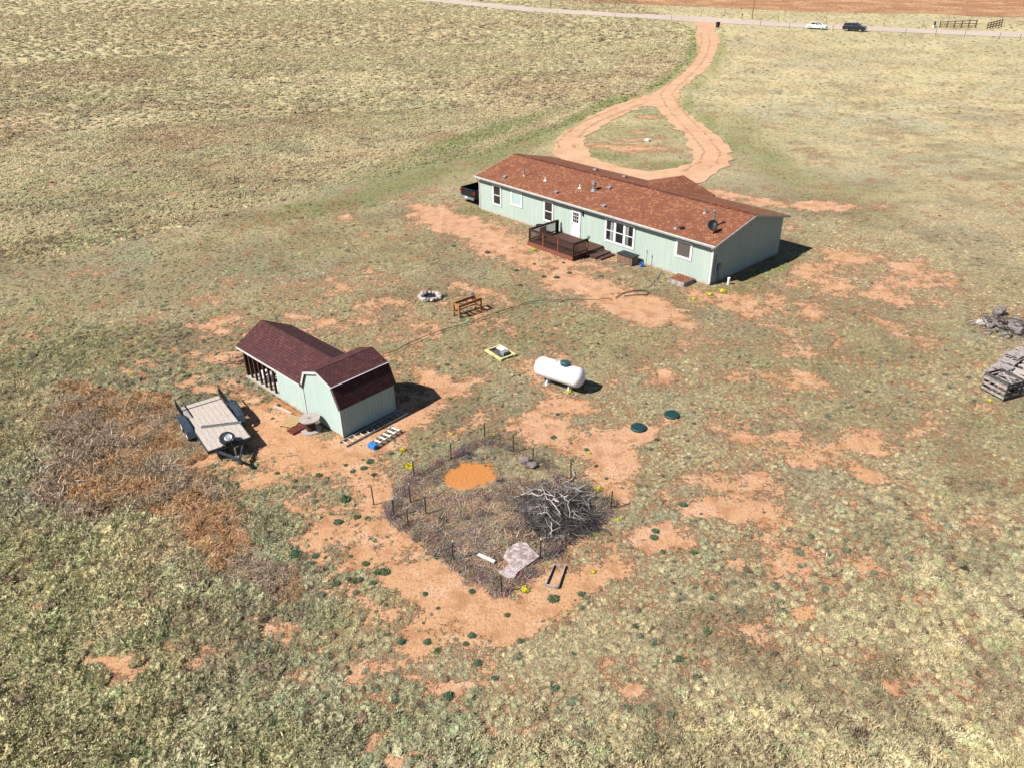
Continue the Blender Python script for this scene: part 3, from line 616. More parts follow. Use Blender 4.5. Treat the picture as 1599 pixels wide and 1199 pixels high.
# footprints that stay clear of plants
HX, HY, HA = 12.5619, 45.4654, -.83018; SX, SY, SA = -7.4974, 28.5826, -.75908
def local(x, y, ox, oy, a):
    dx, dy = x-ox, y-oy; return dx*math.cos(a)+dy*math.sin(a), -dx*math.sin(a)+dy*math.cos(a)
def clear(x, y):
    lx, ly = local(x, y, HX, HY, HA); k = (lx > -22.4) & (lx < .15) & (ly > -.1) & (ly < 8.4)
    k |= (lx > -12) & (lx < -5.7) & (ly > 8) & (ly < 8.8)
    k |= (lx > -13.4) & (lx < -8.7) & (ly > -3.4) & (ly < 0)
    lx, ly = local(x, y, SX, SY, SA); k |= (lx > -8.4) & (lx < .1) & (ly > -.12) & (ly < 3.1)
    k |= inpoly(x, y, drive_p) & ~inpoly(x, y, isl_p)
    k |= inpoly(x, y, ROAD)
    return k
def jitter_grid(d0, d1, st):
    """jittered grid over the wedge of land between two distances"""
    hw = .70*d1+6
    xs = np.arange(-hw, hw, st); ys = np.arange(max(7, d0*.60-2), d1+1, st)
    x, y = [a.ravel() for a in np.meshgrid(xs, ys)]
    x = x+rng.uniform(-.5, .5, x.size)*st; y = y+rng.uniform(-.5, .5, y.size)*st
    d = np.hypot(x, y); k = (d >= d0) & (d < d1) & (np.abs(x) < .78*y+6)
    return x[k], y[k]

acc = {k: [] for k in ('clump', 'sprig', 'dead', 'lump')}
for d0, d1, st, base in ((9, 32, .215, .155), (32, 46, .245, .165), (46, 66, .32, .19), (66, 105, .46, .20), (105, 175, .9, .32), (175, 300, 1.8, .5), (300, 560, 3.0, .6)):
    x, y = jitter_grid(d0, d1, st); F = fields(x, y); tt = veg_tint(x, y, F); n = len(x); u = rng.random(n)
    cv = 0; big = np.clip(blob(x, y, 120, 900, 330, 520, 0)+.7*blob(x, y, 800, 1230, 900, 120, 0)+.5*blob(x, y, 1450, 1000, 300, 230, 0)+.75*(1-F['mown']), 0, 1)
    fs = sst(.36, .70, F['soil']+(vnoise(x, y, .3, 6)-.5)*.34); cover = (1-fs)*.97+fs*.17
    cover = cover*(.85+.15*big); cover = np.maximum(cover, F['pen']*.95)*np.where(F['S'] > .95, .06, 1)
    keep = (u < cover) & ~clear(x, y)
    x, y, tt, big = x[keep], y[keep], tt[keep], big[keep]; F = {k: v[keep] for k, v in F.items()}; n = len(x)
    gap = fbm(x, y, .55, 77, 2)
    bigL = np.clip(blob(x, y, 60, 960, 300, 420, 0, .5, 1.3)+.7*blob(x, y, 900, 1260, 900, 120, 0), 0, 1)
    k2 = rng.random(n) >   .30*bigL; x, y, tt, big, gap, bigL = x[k2], y[k2], tt[k2], big[k2], gap[k2], bigL[k2]; F = {k: v[k2] for k, v in F.items()}; n = len(x)
    red = inpoly(x, y, RED); tt[red] = tt[red]*.2+np.array([.29, .165, .09])*.8
    # each plant differs from its neighbour
    g = rng.normal(0, 1, n)[:, None]; hueR = rng.random(n)
    fz = 1 if d0 < 60 else .5
    tt = tt*(1+.16*fz*g).clip(.55, 1.5)
    if d0 < 60: tt = np.where((hueR < .14)[:, None], tt*np.array([.88, 1.0, .93]), tt); tt = np.where((hueR > .88)[:, None], tt*np.array([1.10, 1.05, .97]), tt)
    tt = np.where(((hueR > .5) & (hueR < .5+.06*fz))[:, None], np.array([.22, .16, .105])*(1+.2*g), tt)
    tl = (F['yard'] > .3) & (big < .45) & (F['brown'] < .5) & (rng.random(n) < .045+.10*sst(.25, .5, F['soil'])); tt = np.where(tl[:, None], np.array([.165, .19, .12])*(1+.2*g), tt)
    sc = base*(.62+.62*big+.55*rng.random(n)**2)*(.75+.5*gap)
    sc = sc*(1-.45*np.clip(F['soil'], 0, 1))*(.82+.5*big)*(1+.75*F['pen'])*(1+.28*bigL)
    z = np.zeros(n)
    deadp = np.clip(F['brown']*.42+F['pen']*.95, 0, 1)
    vv = rng.random(n); pn = (F['pen'] > .5)
    tt = np.where((pn & (vv < .3))[:, None], np.array([.12, .092, .09])*(1+.2*g), tt); tt = np.where((pn & (vv > .72))[:, None], np.array([.33, .20, .13])*(1+.2*g), tt)
    isd = (rng.random(n) < deadp) & (F['d'] < 110)
    iss = ~isd & (rng.random(n) < .45-.3*big) & (F['d'] < 66)
    isl = ~isd & ~iss & (F['d'] >= 46)
    isc = ~isd & ~iss & ~isl
    P = np.stack([x, y, z], 1)
    for k, mk, f in (('dead', isd, 1.65), ('sprig', iss, .95), ('lump', isl, 1.), ('clump', isc, 1.)):
        acc[k].append((P[mk], sc[mk]*f, tt[mk]))
for k, lab, cat, nm in (('clump', 'low olive and straw coloured bunch grass covering the prairie', 'grass', 'bunch_grass'), ('sprig', 'short grey green sage and grass between the worn patches of the yard', 'grass', 'yard_grass'),
                    ('dead', 'tangled dead brown weeds left of the trailer and inside the pen', 'dry weeds', 'dead_weeds'), ('lump', 'pale dry grass over the open land towards the road', 'grass', 'prairie_grass')):
    P = np.concatenate([a[0] for a in acc[k]]); S_ = np.concatenate([a[1] for a in acc[k]]); T = np.concatenate([a[2] for a in acc[k]]); zz = rng.uniform(.42, .75, len(P)) if k == 'lump' else (rng.uniform(.35, .6, len(P)) if k == 'dead' else None)
    print('scatter', nm, len(P)); scatter(nm, k, P, S_, T, lab, cat, zz)
tracks([([(894, 212), (906, 201), (926, 189), (952, 179), (978, 168), (1000, 160)], .20, .22), ([(884, 232), (884, 222), (894, 212)], .18, .4), ([(1100, 52), (1102, 66), (1098, 82), (1088, 100), (1070, 118), (1050, 136), (1040, 148)], .14, .3),
  ([(1040, 148), (1052, 170), (1070, 190), (1094, 215), (1112, 238)], .15, .35), ([(1112, 238), (1105, 256), (1080, 270)], .15, .45)], dirt_mat('wheel_track_soil', (.33, .19, .11), (.29, .165, .095), (.24, .135, .08)))
ORD = ['first', 'second', 'third', 'fourth', 'fifth', 'sixth', 'seventh', 'eighth', 'ninth', 'tenth', 'eleventh', 'twelfth', 'thirteenth', 'fourteenth', 'fifteenth', 'sixteenth', 'seventeenth', 'eighteenth', 'nineteenth', 'twentieth']
M['roof_cap'] = shingles('ridge_shingles_shaded', (.10, .032, .018), (.06, .02, .012), (.16, .055, .03), .2)  # ridge cap coloured darker to paint in the shadow line under it
# ------------------------------------------------------------------ the house
def HL(x, y, z=0):
    return (HX+x*math.cos(HA)-y*math.sin(HA), HY+x*math.sin(HA)+y*math.cos(HA), z)
def SLc(x, y, z=0):
    return (SX+x*math.cos(SA)-y*math.sin(SA), SY+x*math.sin(SA)+y*math.cos(SA), z)
def rzf(y): return 2.72+.2314*(y+.3) if y < 4.065 else 3.73-.2314*(y-4.065)
L_, W_ = 22.18, 8.13
house = thing('manufactured_house', (HX, HY, 0), HA, 'long single storey mint green manufactured house with red shingle roof', 'house')
b_ = MB().prism_x([(0, .1), (W_, .1), (W_, 2.64), (4.065, 3.58), (0, 2.64)], -L_, 0)
b_.build('wall', 'house_wall', house)
MB().box(-L_-.012, .012, -.012, W_+.012, 0, .13).build('skirting', 'foundation', house)
roof = MB().prism_x([(-.3, 2.72), (4.065, 3.73), (W_+.3, 2.72), (W_+.3, 2.645), (4.065, 3.655), (-.3, 2.645)], -L_-.29, .29).build('roof', 'roof', house, uvaxes=(1, 0, 0))
# cross gable over the far side entry
g = MB()
for s in (-1, 1):
    x1 = -8.9+s*2.95
    vv = [(-8.9, 4.3, 3.62), (x1, 4.3, 2.72), (x1, 8.78, 2.72), (-8.9, 8.78, 3.62)]
    g.add(vv+[(a, b, c-.075) for a, b, c in vv], [(0, 1, 2, 3), (7, 6, 5, 4), (0, 4, 5, 1), (1, 5, 6, 2), (2, 6, 7, 3), (3, 7, 4, 0)])
g.build('gable_roof', 'roof', house, uvaxes=(0, 1, 0))
MB().prism_y([(-11.7, .0), (-6.1, .0), (-6.1, 2.62), (-8.9, 3.5), (-11.7, 2.62)], 8.14, 8.46).build('gable_wall', 'house_wall', house)
m = MB()
n = 74
for i in range(n):
    x0 = -L_-.28+i*(L_+.56)/n; x1 = x0+(L_+.56)/n+.02; z = 3.738+(.006 if i % 2 else 0)
    m.add([(x0, 3.9, z-.036), (x1, 3.9, z-.030), (x1, 4.065, z+.008), (x0, 4.065, z), (x0, 4.23, z-.036), (x1, 4.23, z-.030)], [(0, 1, 2, 3), (3, 2, 5, 4)])
m.build('ridge_cap', 'roof_cap', house, uvaxes=(1, 0, 0))
MB().box(-L_-.29, .29, -.36, -.303, 2.57, 2.71).build('fascia', 'offwhite', house)
gt = MB().add([(-L_-.3, -.36, 2.69), (.3, -.36, 2.69), (.3, -.45, 2.69), (-L_-.3, -.45, 2.69), (-L_-.3, -.36, 2.59), (.3, -.36, 2.59), (.3, -.42, 2.59), (-L_-.3, -.42, 2.59)],
     [(3, 2, 6, 7), (4, 7, 6, 5), (0, 3, 7, 4), (1, 5, 6, 2)]); gt.build('gutter', 'gutter', house)
MB().box(-L_-.29, .29, -.3, -.003, 2.565, 2.6).build('soffit', 'offwhite', house)
for xx in (.292, -L_-.33):
    k = MB().prism_x([(-.33, 2.56), (-.33, 2.71), (4.065, 3.72), (W_+.33, 2.71), (W_+.33, 2.56), (4.065, 3.57)], xx, xx+.035); k.build('rake_board', 'gutter', house)
MB().tube([(.045, -.06, .12), (.045, -.06, 2.3), (.1, -.36, 2.55)], .045, 6).build('downspout', 'white', house)
MB().tube([(-L_-.045, -.05, .12), (-L_-.045, -.05, 2.3), (-L_-.1, -.36, 2.55)], .045, 6).build('downspout', 'white', house)
for xx in (-L_-.012, -.088): MB().box(xx, xx+.10, -.022, .02, .1, 2.6).build('corner_trim', 'offwhite', house)

def window(x0, x1, z0, z1, cols=1, hung=True, pane='glass', parent=house, tw=.13):
    f = MB().box(x0, x1, -.05, -.004, z0, z0+tw).box(x0, x1, -.05, -.004, z1-tw, z1)
    f.box(x0, x0+tw, -.05, -.004, z0+tw, z1-tw).box(x1-tw, x1, -.05, -.004, z0+tw, z1-tw)
    a, b = x0+tw, x1-tw; wd = (b-a-(cols-1)*.15)/cols
    for k in range(cols-1):
        q = a+(k+1)*wd+k*.15; f.box(q, q+.15, -.05, -.004, z0+tw, z1-tw)
    fr = f.build('window', 'white', parent)
    for k in range(cols):
        q = a+k*(wd+.15); s = MB(); e = .03; zm = (z0+z1)/2
        s.box(q, q+e, -.036, -.004, z0+tw, z1-tw).box(q+wd-e, q+wd, -.036, -.004, z0+tw, z1-tw).box(q+e, q+wd-e, -.036, -.004, z0+tw, z0+tw+e).box(q+e, q+wd-e, -.036, -.004, z1-tw-e, z1-tw)
        if hung: s.box(q+e, q+wd-e, -.04, -.004, zm-.03, zm+.03)
        s.build('sash', 'white', fr)
        MB().box(q+e, q+wd-e, -.02, -.004, z0+tw+e, z1-tw-e).build('pane', pane, fr)
        if cols == 3 and k != 1:
            c0 = q+e+(.0 if k == 2 else wd*.45); MB().box(c0+.02, c0+wd*.38, -.024, -.021, z0+tw+e+.03, z1-tw-e-.03).build('curtain', 'curtain', fr)
window(-20.66, -19.6, .72, 2.38); window(-18.52, -17.22, 1.14, 2.38, hung=False, pane='blind'); window(-14.92, -13.86, .72, 2.34)
window(-8.84, -6.18, .70, 2.38, cols=3); window(-2.82, -1.52, 1.18, 2.36, hung=False, pane='screen')
d = MB().box(-12.1, -12.0, -.05, -.004, .27, 2.31).box(-11.22, -11.12, -.05, -.004, .27, 2.31).box(-12.0, -11.22, -.05, -.004, 2.22, 2.31)
door = MB().box(-11.99, -11.23, -.035, -.004, .3, 2.215).build('door', 'white', house)
d.build('door_frame', 'offwhite', door)
pn = MB()
for i in range(3):
    for j in range(3): pn.box(-11.87+i*.185, -11.87+i*.185+.155, -.040, -.0355, 1.36+j*.25, 1.36+j*.25+.215)
pn.build('pane', 'glass', door)
MB().tube([(-11.93, -.036, 1.2), (-11.93, -.08, 1.2), (-11.90, -.085, 1.2)], .025, 6).build('handle', 'metal', door)
lp = MB().obox((-10.92, -.06, 2.12), (.09, .09, .22)).obox((-10.92, -.03, 2.26), (.05, .06, .08)); lp.build('porch_lamp', 'black', house)
# things on the roof
for u, v in ((19.78, .52), (14.08, .43), (9.43, .44), (10.93, 2.69), (15.4, 6.2), (12.6, 6.4)):
    z = rzf(v); k = MB(); k.obox((-u, v, z+.075), (.32, .28, .13), (math.atan(.2314)*(1 if v < 4 else -1), 0, 0)); k.build('roof_vent', 'greyplastic', house, bevel=.02)
for u, v, h, r in ((18.52, 1.42, .75, .045), (16.32, 1.55, .28, .05), (12.97, 1.78, .26, .05), (2.76, 2.81, .36, .055), (3.17, .32, .36, .05)):
    z = rzf(v); k = MB().cyl((-u, v), r, z-.05, z+h, 10).lathe([(r*3, z-.02+0), (r*2.6, z+.03), (r*1.2, z+.09)], (-u, v, 0), n=10); k.build('vent_pipe', 'metal' if h > .3 else 'white', house)
v = 1.99; z = rzf(v)
MB().lathe([(.26, z-.06), (.22, z+.06), (.12, z+.12), (.12, z+.42), (.19, z+.43), (.19, z+.5), (.12, z+.56), (.2, z+.6), (.05, z+.68), (0, z+.68)], (-11.78, v, 0), n=14).build('flue', 'metal', house, smooth=False)
v = 1.55; z = rzf(v)
MB().lathe([(.2, z-.06), (.14, z+.05), (.07, z+.12), (.07, z+.95), (.11, z+.96), (.13, z+1.06), (.02, z+1.12), (0, z+1.12)], (-1.25, v, 0), n=12).build('flue', 'metal', house)
v = .5; z = rzf(v); MB().lathe([(.17, z-.04), (.17, z+.1), (.12, z+.13), (0, z+.14)], (-2.82, v, 0), n=16).build('roof_vent', 'black', house)
z = rzf(1.1); ds = MB().tube([(-1.02, 1.15, z-.02), (-1.0, 1.1, z+.3), (-.92, .95, z+.42)], .025, 6)
dish = MB(); Mx = Vector((.72, -.5, .48)).to_track_quat('Z', 'Y').to_matrix()
dish.lathe([(0, .0), (.13, .012), (.25, .045), (.34, .095), (.345, .085), (.25, .035), (.13, -.0), (0, -.012)], (-.88, .9, z+.45), n=20, M4=Mx)
arm = Mx@Vector((0, .0, .42)); dd = dish.build('satellite_dish', 'darklid', house, smooth=True)
ds.build('mast', 'metal', dd); MB().tube([tuple(Vector((-.88, .9, z+.45))+Mx@Vector((0, -.3, .1))), tuple(Vector((-.88, .9, z+.45))+arm)], .02, 5).obox(tuple(Vector((-.88, .9, z+.45))+arm), (.08, .08, .08)).build('feed_arm', 'metal', dd)
# meter and conduit on the shaded gable end
MB().box(.003, .14, .62, .9, .75, 1.25).build('meter_box', 'greyplastic', house, bevel=.01)
MB().box(.003, .08, .38, .46, .6, 1.9).build('conduit', 'gutter', house)
MB().tube([(.06, .76, .02), (.06, .76, .75)], .03, 6).tube([(.05, .95, .02), (.05, .95, .6)], .015, 5).build('service_pipe', 'greyplastic', house)

# ------------------------------------------------------------------ deck and the things by the front wall
deck = thing('wooden_deck', HL(-13.3, -3.2), HA, 'dark stained wooden deck with black railing in front of the white house door', 'deck')
m = MB()
for i in range(23):
    m.box(.02, 4.42, .03+i*.137, .03+i*.137+.128, .27, .30)
m.build('deck_boards', 'deckwood', deck)
MB().box(0, 4.44, -.02, .02, .03, .29).box(0, .04, .02, 3.17, .05, .262).build('fascia_board', 'redwood', deck)
MB().box(4.42, 4.46, -.02, 3.17, .03, .268).build('fascia_board', 'deckwood', deck)
for i in range(5): MB().box(.2+i*.98, .3+i*.98, .05, .15, 0, .1).build('footing', 'concrete', deck)
posts = [(.08, .1), (1.5, .1), (2.95, .1), (4.36, .1), (.08, 2.85), (4.36, 1.55)]
for p in posts: MB().box(p[0]-.045, p[0]+.045, p[1]-.045, p[1]+.045, .301, 1.2).build('rail_post', 'redwood' if p[1] < .5 and p[0] > .5 and p[0] < 4 else 'rail', deck)
def railing(a, b, n):
    MB().bar((*a, 1.22), (*b, 1.22), .12, .04).build('top_rail', 'rail', deck)
    m = MB().bar((*a, 1.13), (*b, 1.13), .04, .08).bar((*a, .42), (*b, .42), .04, .08)
    for i in range(1, n):
        q = (a[0]+(b[0]-a[0])*i/n, a[1]+(b[1]-a[1])*i/n); m.box(q[0]-.015, q[0]+.015, q[1]-.015, q[1]+.015, .44, 1.12)
    m.build('baluster_panel', 'rail', deck)
railing((.08, .1), (4.36, .1), 38); railing((.08, .1), (.08, 2.85), 24); railing((4.36, .1), (4.36, 1.55), 13)
MB().box(.08, .2, 2.9, 2.99, .3, 1.25).build('rail_post', 'rail', deck)
MB().box(4.50, 5.35, 1.35, 2.9, .16, .2).box(4.5, 5.35, 1.37, 1.4, .02, .158).box(5.33, 5.36, 1.37, 2.9, .02, .158).build('step', 'deckwood', deck)
MB().box(5.38, 5.72, 1.5, 2.9, .07, .11).build('step', 'deckwood', deck)
MB().box(4.55, 4.64, 1.24, 1.33, 0, 1.02).build('rail_post', 'redwood', deck)
pot = thing('flower_pot', HL(-8.86, -1.66, 1.241), HA, 'small grey leafy pot standing on the deck railing post by the steps', 'flower pot')
MB().lathe([(0, 0), (.08, 0), (.11, .14), (.09, .14), (.08, .1), (0, .1)], n=10).build('pot', 'greyplastic', pot)
shrubmat = plant_mat('pot_leaves', col=(.25, .32, .26))
o = bpy.data.objects.new('leaves', blades('leaves', 50, 300, rad=1, h=.7, core=.5, bl=(.3, .6), bw=.1, m=shrubmat)); C.objects.link(o); o.parent = pot; o.scale = (.14, .14, .16); o.location = (0, 0, .12)

ac = thing('air_conditioner', HL(-14.35, -.95), HA, 'beige outdoor air conditioner with black round fan, behind the deck', 'air conditioner')
m = MB().box(-.38, .38, -.38, .38, .05, .68); m.build('cabinet', 'ac', ac, bevel=.03)
MB().box(-.42, .42, -.42, .42, 0, .045).build('pad', 'concrete', ac)
m = MB().lathe([(.31, .682), (.31, .72), (.27, .72), (.27, .69), (0, .69)], n=20)
for k in range(8): a = k*math.pi/4; m.bar((0, 0, .73), (.29*math.cos(a), .29*math.sin(a), .73), .03, .02)
m.build('fan_grille', 'black', ac)
bx = thing('deck_box', HL(-6.1, -.72), HA, 'brown slatted storage box with a black lid under the triple window', 'storage box')
m = MB()
for k in range(9): m.box(-.64+k*.1425, -.64+k*.1425+.135, -.33, .33, .03, .56)
m.build('box_body', 'boxside', bx); MB().box(-.69, .69, -.38, .38, .565, .64).build('lid', 'darklid', bx, bevel=.015)
MB().box(-.655, .655, -.345, .345, 0, .029).build('base_frame', 'darklid', bx)
pf = thing('low_step_platform', HL(-1.5, -.95), HA, 'low grey plank platform with a rust coloured top under the small dark window', 'platform')
MB().box(-.62, .62, -.55, .55, .0, .3).build('side_boards', 'greywood', pf); MB().box(-.58, .58, -.51, .51, .3, .325).build('top_panel', 'roof', pf, uvaxes=(1, 0, 0))
o = MB().tube([(0, 0, 0), (0, 0, 1.1)], .02, 6).obox((0, 0, 1.12), (.1, .06, .06)).tube([(0, 0, 1.0), (.1, 0, .95)], .018, 5).build('water_standpipe', 'greyplastic'); o.location = HL(-4.75, -.42); tag(o, 'thin grey standpipe rising beside the black lidded storage box', 'standpipe')
bk = thing('blue_bucket', HL(-4.95, -.62), HA, 'small blue bucket on the ground at the foot of the standpipe', 'bucket')
MB().lathe([(0, .01), (.12, .01), (.15, .25), (.14, .25), (.11, .03), (0, .03)], n=14).build('pail', 'blue', bk); MB().tube([(-.15, 0, .24), (-.1, .0, .33), (0, 0, .36), (.1, 0, .33), (.15, 0, .24)], .008, 4).build('handle', 'metal', bk)
o = MB().lathe([(0, .34), (.06, .34), (.065, .30), (.055, .29), (.055, 0)], n=12).build('white_pipe_stub', 'white'); o.location = (*G(1137, 445)[:2], 0); o.scale = (1.5, 1.5, 1.4); tag(o, 'white capped pipe stub standing in green weeds beside the shaded gable end', 'pipe')
def lying(pts, r, name, label, cat, m='hose', n=5, z=.03, wob=.04):
    P = [G(*p, 0) for p in pts]; out = []
    rr = random.Random(len(pts)*7+1)
    for i in range(len(P)-1):
        p0, p1, p2, p3 = P[max(i-1, 0)], P[i], P[i+1], P[min(i+2, len(P)-1)]; k = max(2, int((p2-p1).length/.35))
        for j in range(k):
            u = j/k; q = .5*((2*p1)+(-p0+p2)*u+(2*p0-5*p1+4*p2-p3)*u*u+(-p0+3*p1-3*p2+p3)*u**3); out.append((q.x+rr.gauss(0, wob), q.y+rr.gauss(0, wob), z+rr.uniform(0, .04)))
    o = MB().tube(out, r, n).build(name, m); return tag(o, label, cat)
lying([(598, 557), (620, 550), (652, 534), (694, 518), (732, 508), (768, 494), (806, 482), (840, 473), (890, 472), (940, 471), (962, 467)], .02, 'ground_cable', 'long dark cable running over the grass from the maroon roofed shed to the house', 'cable', z=.12)
lying([(962, 467), (975, 459), (998, 455), (1012, 457), (1008, 461), (985, 463), (968, 466)], .03, 'garden_hose', 'loop of dark garden hose on orange bare ground before the house', 'hose', z=.04)
lying([(1008, 452), (1022, 440), (1032, 424), (1020, 414), (1010, 416)], .02, 'thin_hose', 'thin grey hose curling from the bare ground to the standpipe', 'hose', m='greyplastic', z=.05)

# ------------------------------------------------------------------ vehicles
def wheel(p, x, y, r, wd, side):
    t_ = MB().lathe([(r*.6, -wd/2), (r*.92, -wd/2), (r, -wd*.3), (r, wd*.3), (r*.92, wd/2), (r*.6, wd/2)], (x, y, r), 'y', 18).build('wheel', 'rubber', p, smooth=False)
    m = MB().lathe([(0, wd*.34*side), (r*.25, wd*.38*side), (r*.55, wd*.36*side), (r*.63, wd*.5*side), (r*.63, 0)], (x, y, r), 'y', 18)
    m.build('rim', 'rim', t_); return t_
def vehicle(name, loc, rz, label, cat, paint, L, W, lower, green, glassz, wheels, r, truck=False):
    t = thing(name, loc, rz, label, cat)
    me = MB()
    # body: side profile with tucked sills, widest at the belt
    n = len(lower)
    V = []; sec = [(-1, .0), (-.5, .0)]
    body = MB().prism_y(lower, -W/2, W/2); body.build('body', paint, t, bevel=.06)
    n = len(green); wt = W*.36; wb = W*.465
    def ww(z): return wb+(wt-wb)*(z-green[0][1])/(glassz-green[0][1])
    vs_ = [(x, s*ww(z), z) for s in (-1, 1) for x, z in green]
    MB().add(vs_, [tuple(range(n)), tuple(range(n, 2*n))[::-1]]+[(i, n+i, n+(i+1) % n, (i+1) % n) for i in range(n)]).build('windows', 'glass', t)
    tops = [p for p in green if p[1] > glassz-.06]; x0 = min(p[0] for p in tops); x1 = max(p[0] for p in tops)
    MB().obox(((x0+x1)/2, 0, glassz+.02), (x1-x0+.1, wt*2+.06, .05)).build('roof', paint, t, bevel=.03)
    for s in (-1, 1):
        for i in range(n-1):
            a, b = green[i], green[i+1]
            if abs(a[1]-b[1]) > .1: MB().bar((a[0], s*(ww(a[1])+.01), a[1]), (b[0], s*(ww(b[1])+.01), b[1]), .07, .07).build('pillar', paint, t)
        xm = (green[0][0]+green[-1][0])/2
        for xx in ([xm+.1, xm-.85] if not truck else [xm]): MB().bar((xx, s*(wb+.01), green[0][1]), (xx, s*(wt+.01), glassz), .06, .05).build('pillar', paint, t)
    fx = max(p[0] for p in lower); bx_ = min(p[0] for p in lower)
    for s in (-1, 1):
        MB().obox((fx-.06, s*W*.36, .68), (.16, .34, .13)).build('headlight', 'clear_lens', t); MB().obox((bx_+.05, s*W*.44, .85), (.16, .2, .2)).build('tail_light', 'red_lens', t)
        MB().obox((green[-1][0]-.15, s*(W/2+.07), green[0][1]+.06), (.12, .16, .12)).build('wing_mirror', paint, t)
    MB().obox((fx+.005, 0, .42), (.06, W*.6, .18)).build('grille', 'black', t)
    MB().obox((bx_-.012, 0, .55), (.03, .32, .14)).build('number_plate', 'white', t)
    for x in wheels:
        for s in (-1, 1): wheel(t, x, s*(W/2-.09), r, .22, s)
    return t
rd = (RN[6]-RN[5]).normalized(); ryaw = math.atan2(rd.y, rd.x)
side = Vector((-rd.y, rd.x, 0))
pw = G(1272.7, 46.7)
c0 = pw+side*.9
ryaw2 = ryaw-.03
vehicle('white_sedan', (c0.x, c0.y, .06), ryaw2, 'white sedan on the county road, left of the black car', 'car', 'carwhite', 4.7, 1.8,
        [(-2.3, .25), (2.3, .25), (2.33, .55), (2.15, .75), (1.1, .93), (-1.6, .98), (-2.25, .95), (-2.35, .6)],
        [(-1.75, .9), (-.95, 1.38), (.0, 1.4), (1.15, .88)], 1.4, (-1.38, 1.42), .33)
pw = G(1332, 50.0); c0 = pw+side*1.0
vehicle('black_suv', (c0.x, c0.y, .06), ryaw2, 'black sport utility vehicle on the road right of the white sedan', 'car', 'carblack', 5.0, 1.95,
        [(-2.4, .3), (2.4, .3), (2.45, .7), (2.3, .98), (1.2, 1.12), (-2.35, 1.12), (-2.48, .8)],
        [(-2.3, 1.1), (-2.05, 1.66), (.3, 1.7), (1.25, 1.1)], 1.72, (-1.45, 1.5), .38)
tr = vehicle('black_pickup_truck', HL(-24.1, 3.1), HA+math.pi/2, 'black pickup truck parked beyond the far end of the mint house, tailgate showing', 'pickup truck', 'carblack', 5.7, 1.95,
        [(-.75, .4), (2.75, .4), (2.8, .8), (2.65, 1.12), (1.35, 1.2), (-.75, 1.22)],
        [(-.7, 1.2), (-.55, 1.78), (.6, 1.8), (1.35, 1.2)], 1.8, (-1.75, 1.85), .4, truck=True)
m = MB().box(-2.8, -.76, -.97, -.9, .45, 1.22).box(-2.8, -.76, .9, .97, .45, 1.22).box(-2.85, -2.78, -.9, .9, .5, 1.22).box(-.86, -.79, -.9, .9, .5, 1.22).box(-2.78, -.86, -.9, .9, .5, .62); m.build('truck_bed', 'carblack', tr, bevel=.02)
MB().box(-3.02, -2.87, -.9, .9, .42, .58).build('rear_bumper', 'metal', tr, bevel=.02)
for ch in tr.children:
    if ch.name.startswith('tail_light'): ch.location.x = -2.12; ch.location.z = .12
    if ch.name.startswith('number_plate'): ch.location.x = -2.26

# ------------------------------------------------------------------ the shed
shed = thing('garden_shed', (SX, SY, 0), SA, 'pale mint garden shed with maroon shingle roofs and an unclad stud wall', 'shed')
gam = [(.08, 1.50), (-.36, 2.44), (-1.41, 2.82), (-2.46, 2.44), (-2.92, 1.50)]
fw = [(0, .06), (0, 1.56), (-.40, 2.37), (-1.41, 2.73), (-2.43, 2.37), (-2.85, 1.56), (-2.85, .06)]
MB().prism_y(fw, 0, .06).prism_y(fw, 2.9, 2.96).box(-.06, 0, .06, 2.9, .06, 1.56).box(-2.85, -2.79, .06, 2.9, .06, 1.56).build('gambrel_wall', 'shed_wall', shed)
r_ = MB(); th = .07
for i in range(4):
    (x0, z0), (x1, z1) = gam[i], gam[i+1]; nx_, nz_ = (z0-z1), (x1-x0); l = math.hypot(nx_, nz_); nx_, nz_ = -nx_/l*th, -nz_/l*th
    if nz_ < 0: nx_, nz_ = -nx_, -nz_
    r_.add([(x0, -.07, z0), (x1, -.07, z1), (x1, 3.05, z1), (x0, 3.05, z0), (x0+nx_, -.07, z0+nz_), (x1+nx_, -.07, z1+nz_), (x1+nx_, 3.05, z1+nz_), (x0+nx_, 3.05, z0+nz_)],
           [(0, 1, 2, 3), (7, 6, 5, 4), (0, 4, 5, 1), (1, 5, 6, 2), (2, 6, 7, 3), (3, 7, 4, 0)])
r_.build('gambrel_roof', 'roof_dark', shed, uvaxes=(0, 1, 0))
t_ = MB()
for i in range(4): (x0, z0), (x1, z1) = gam[i], gam[i+1]; t_.bar((x0, -.085, z0-.02), (x1, -.085, z1-.02), .025, .11)
t_.build('rake_trim', 'offwhite', shed)
t_ = MB().bar((-.30, -.10, 2.50), (-.30, 3.05, 2.50), .06, .015); t_.build('drip_edge', 'gutter', shed)
for p in ((-.03, -.01), (-2.84, -.012), (-.01, 2.95)): MB().box(p[0]-.035, p[0]+.035, p[1]-.02, p[1]+.012, .05, 1.52).build('corner_trim', 'offwhite', shed)
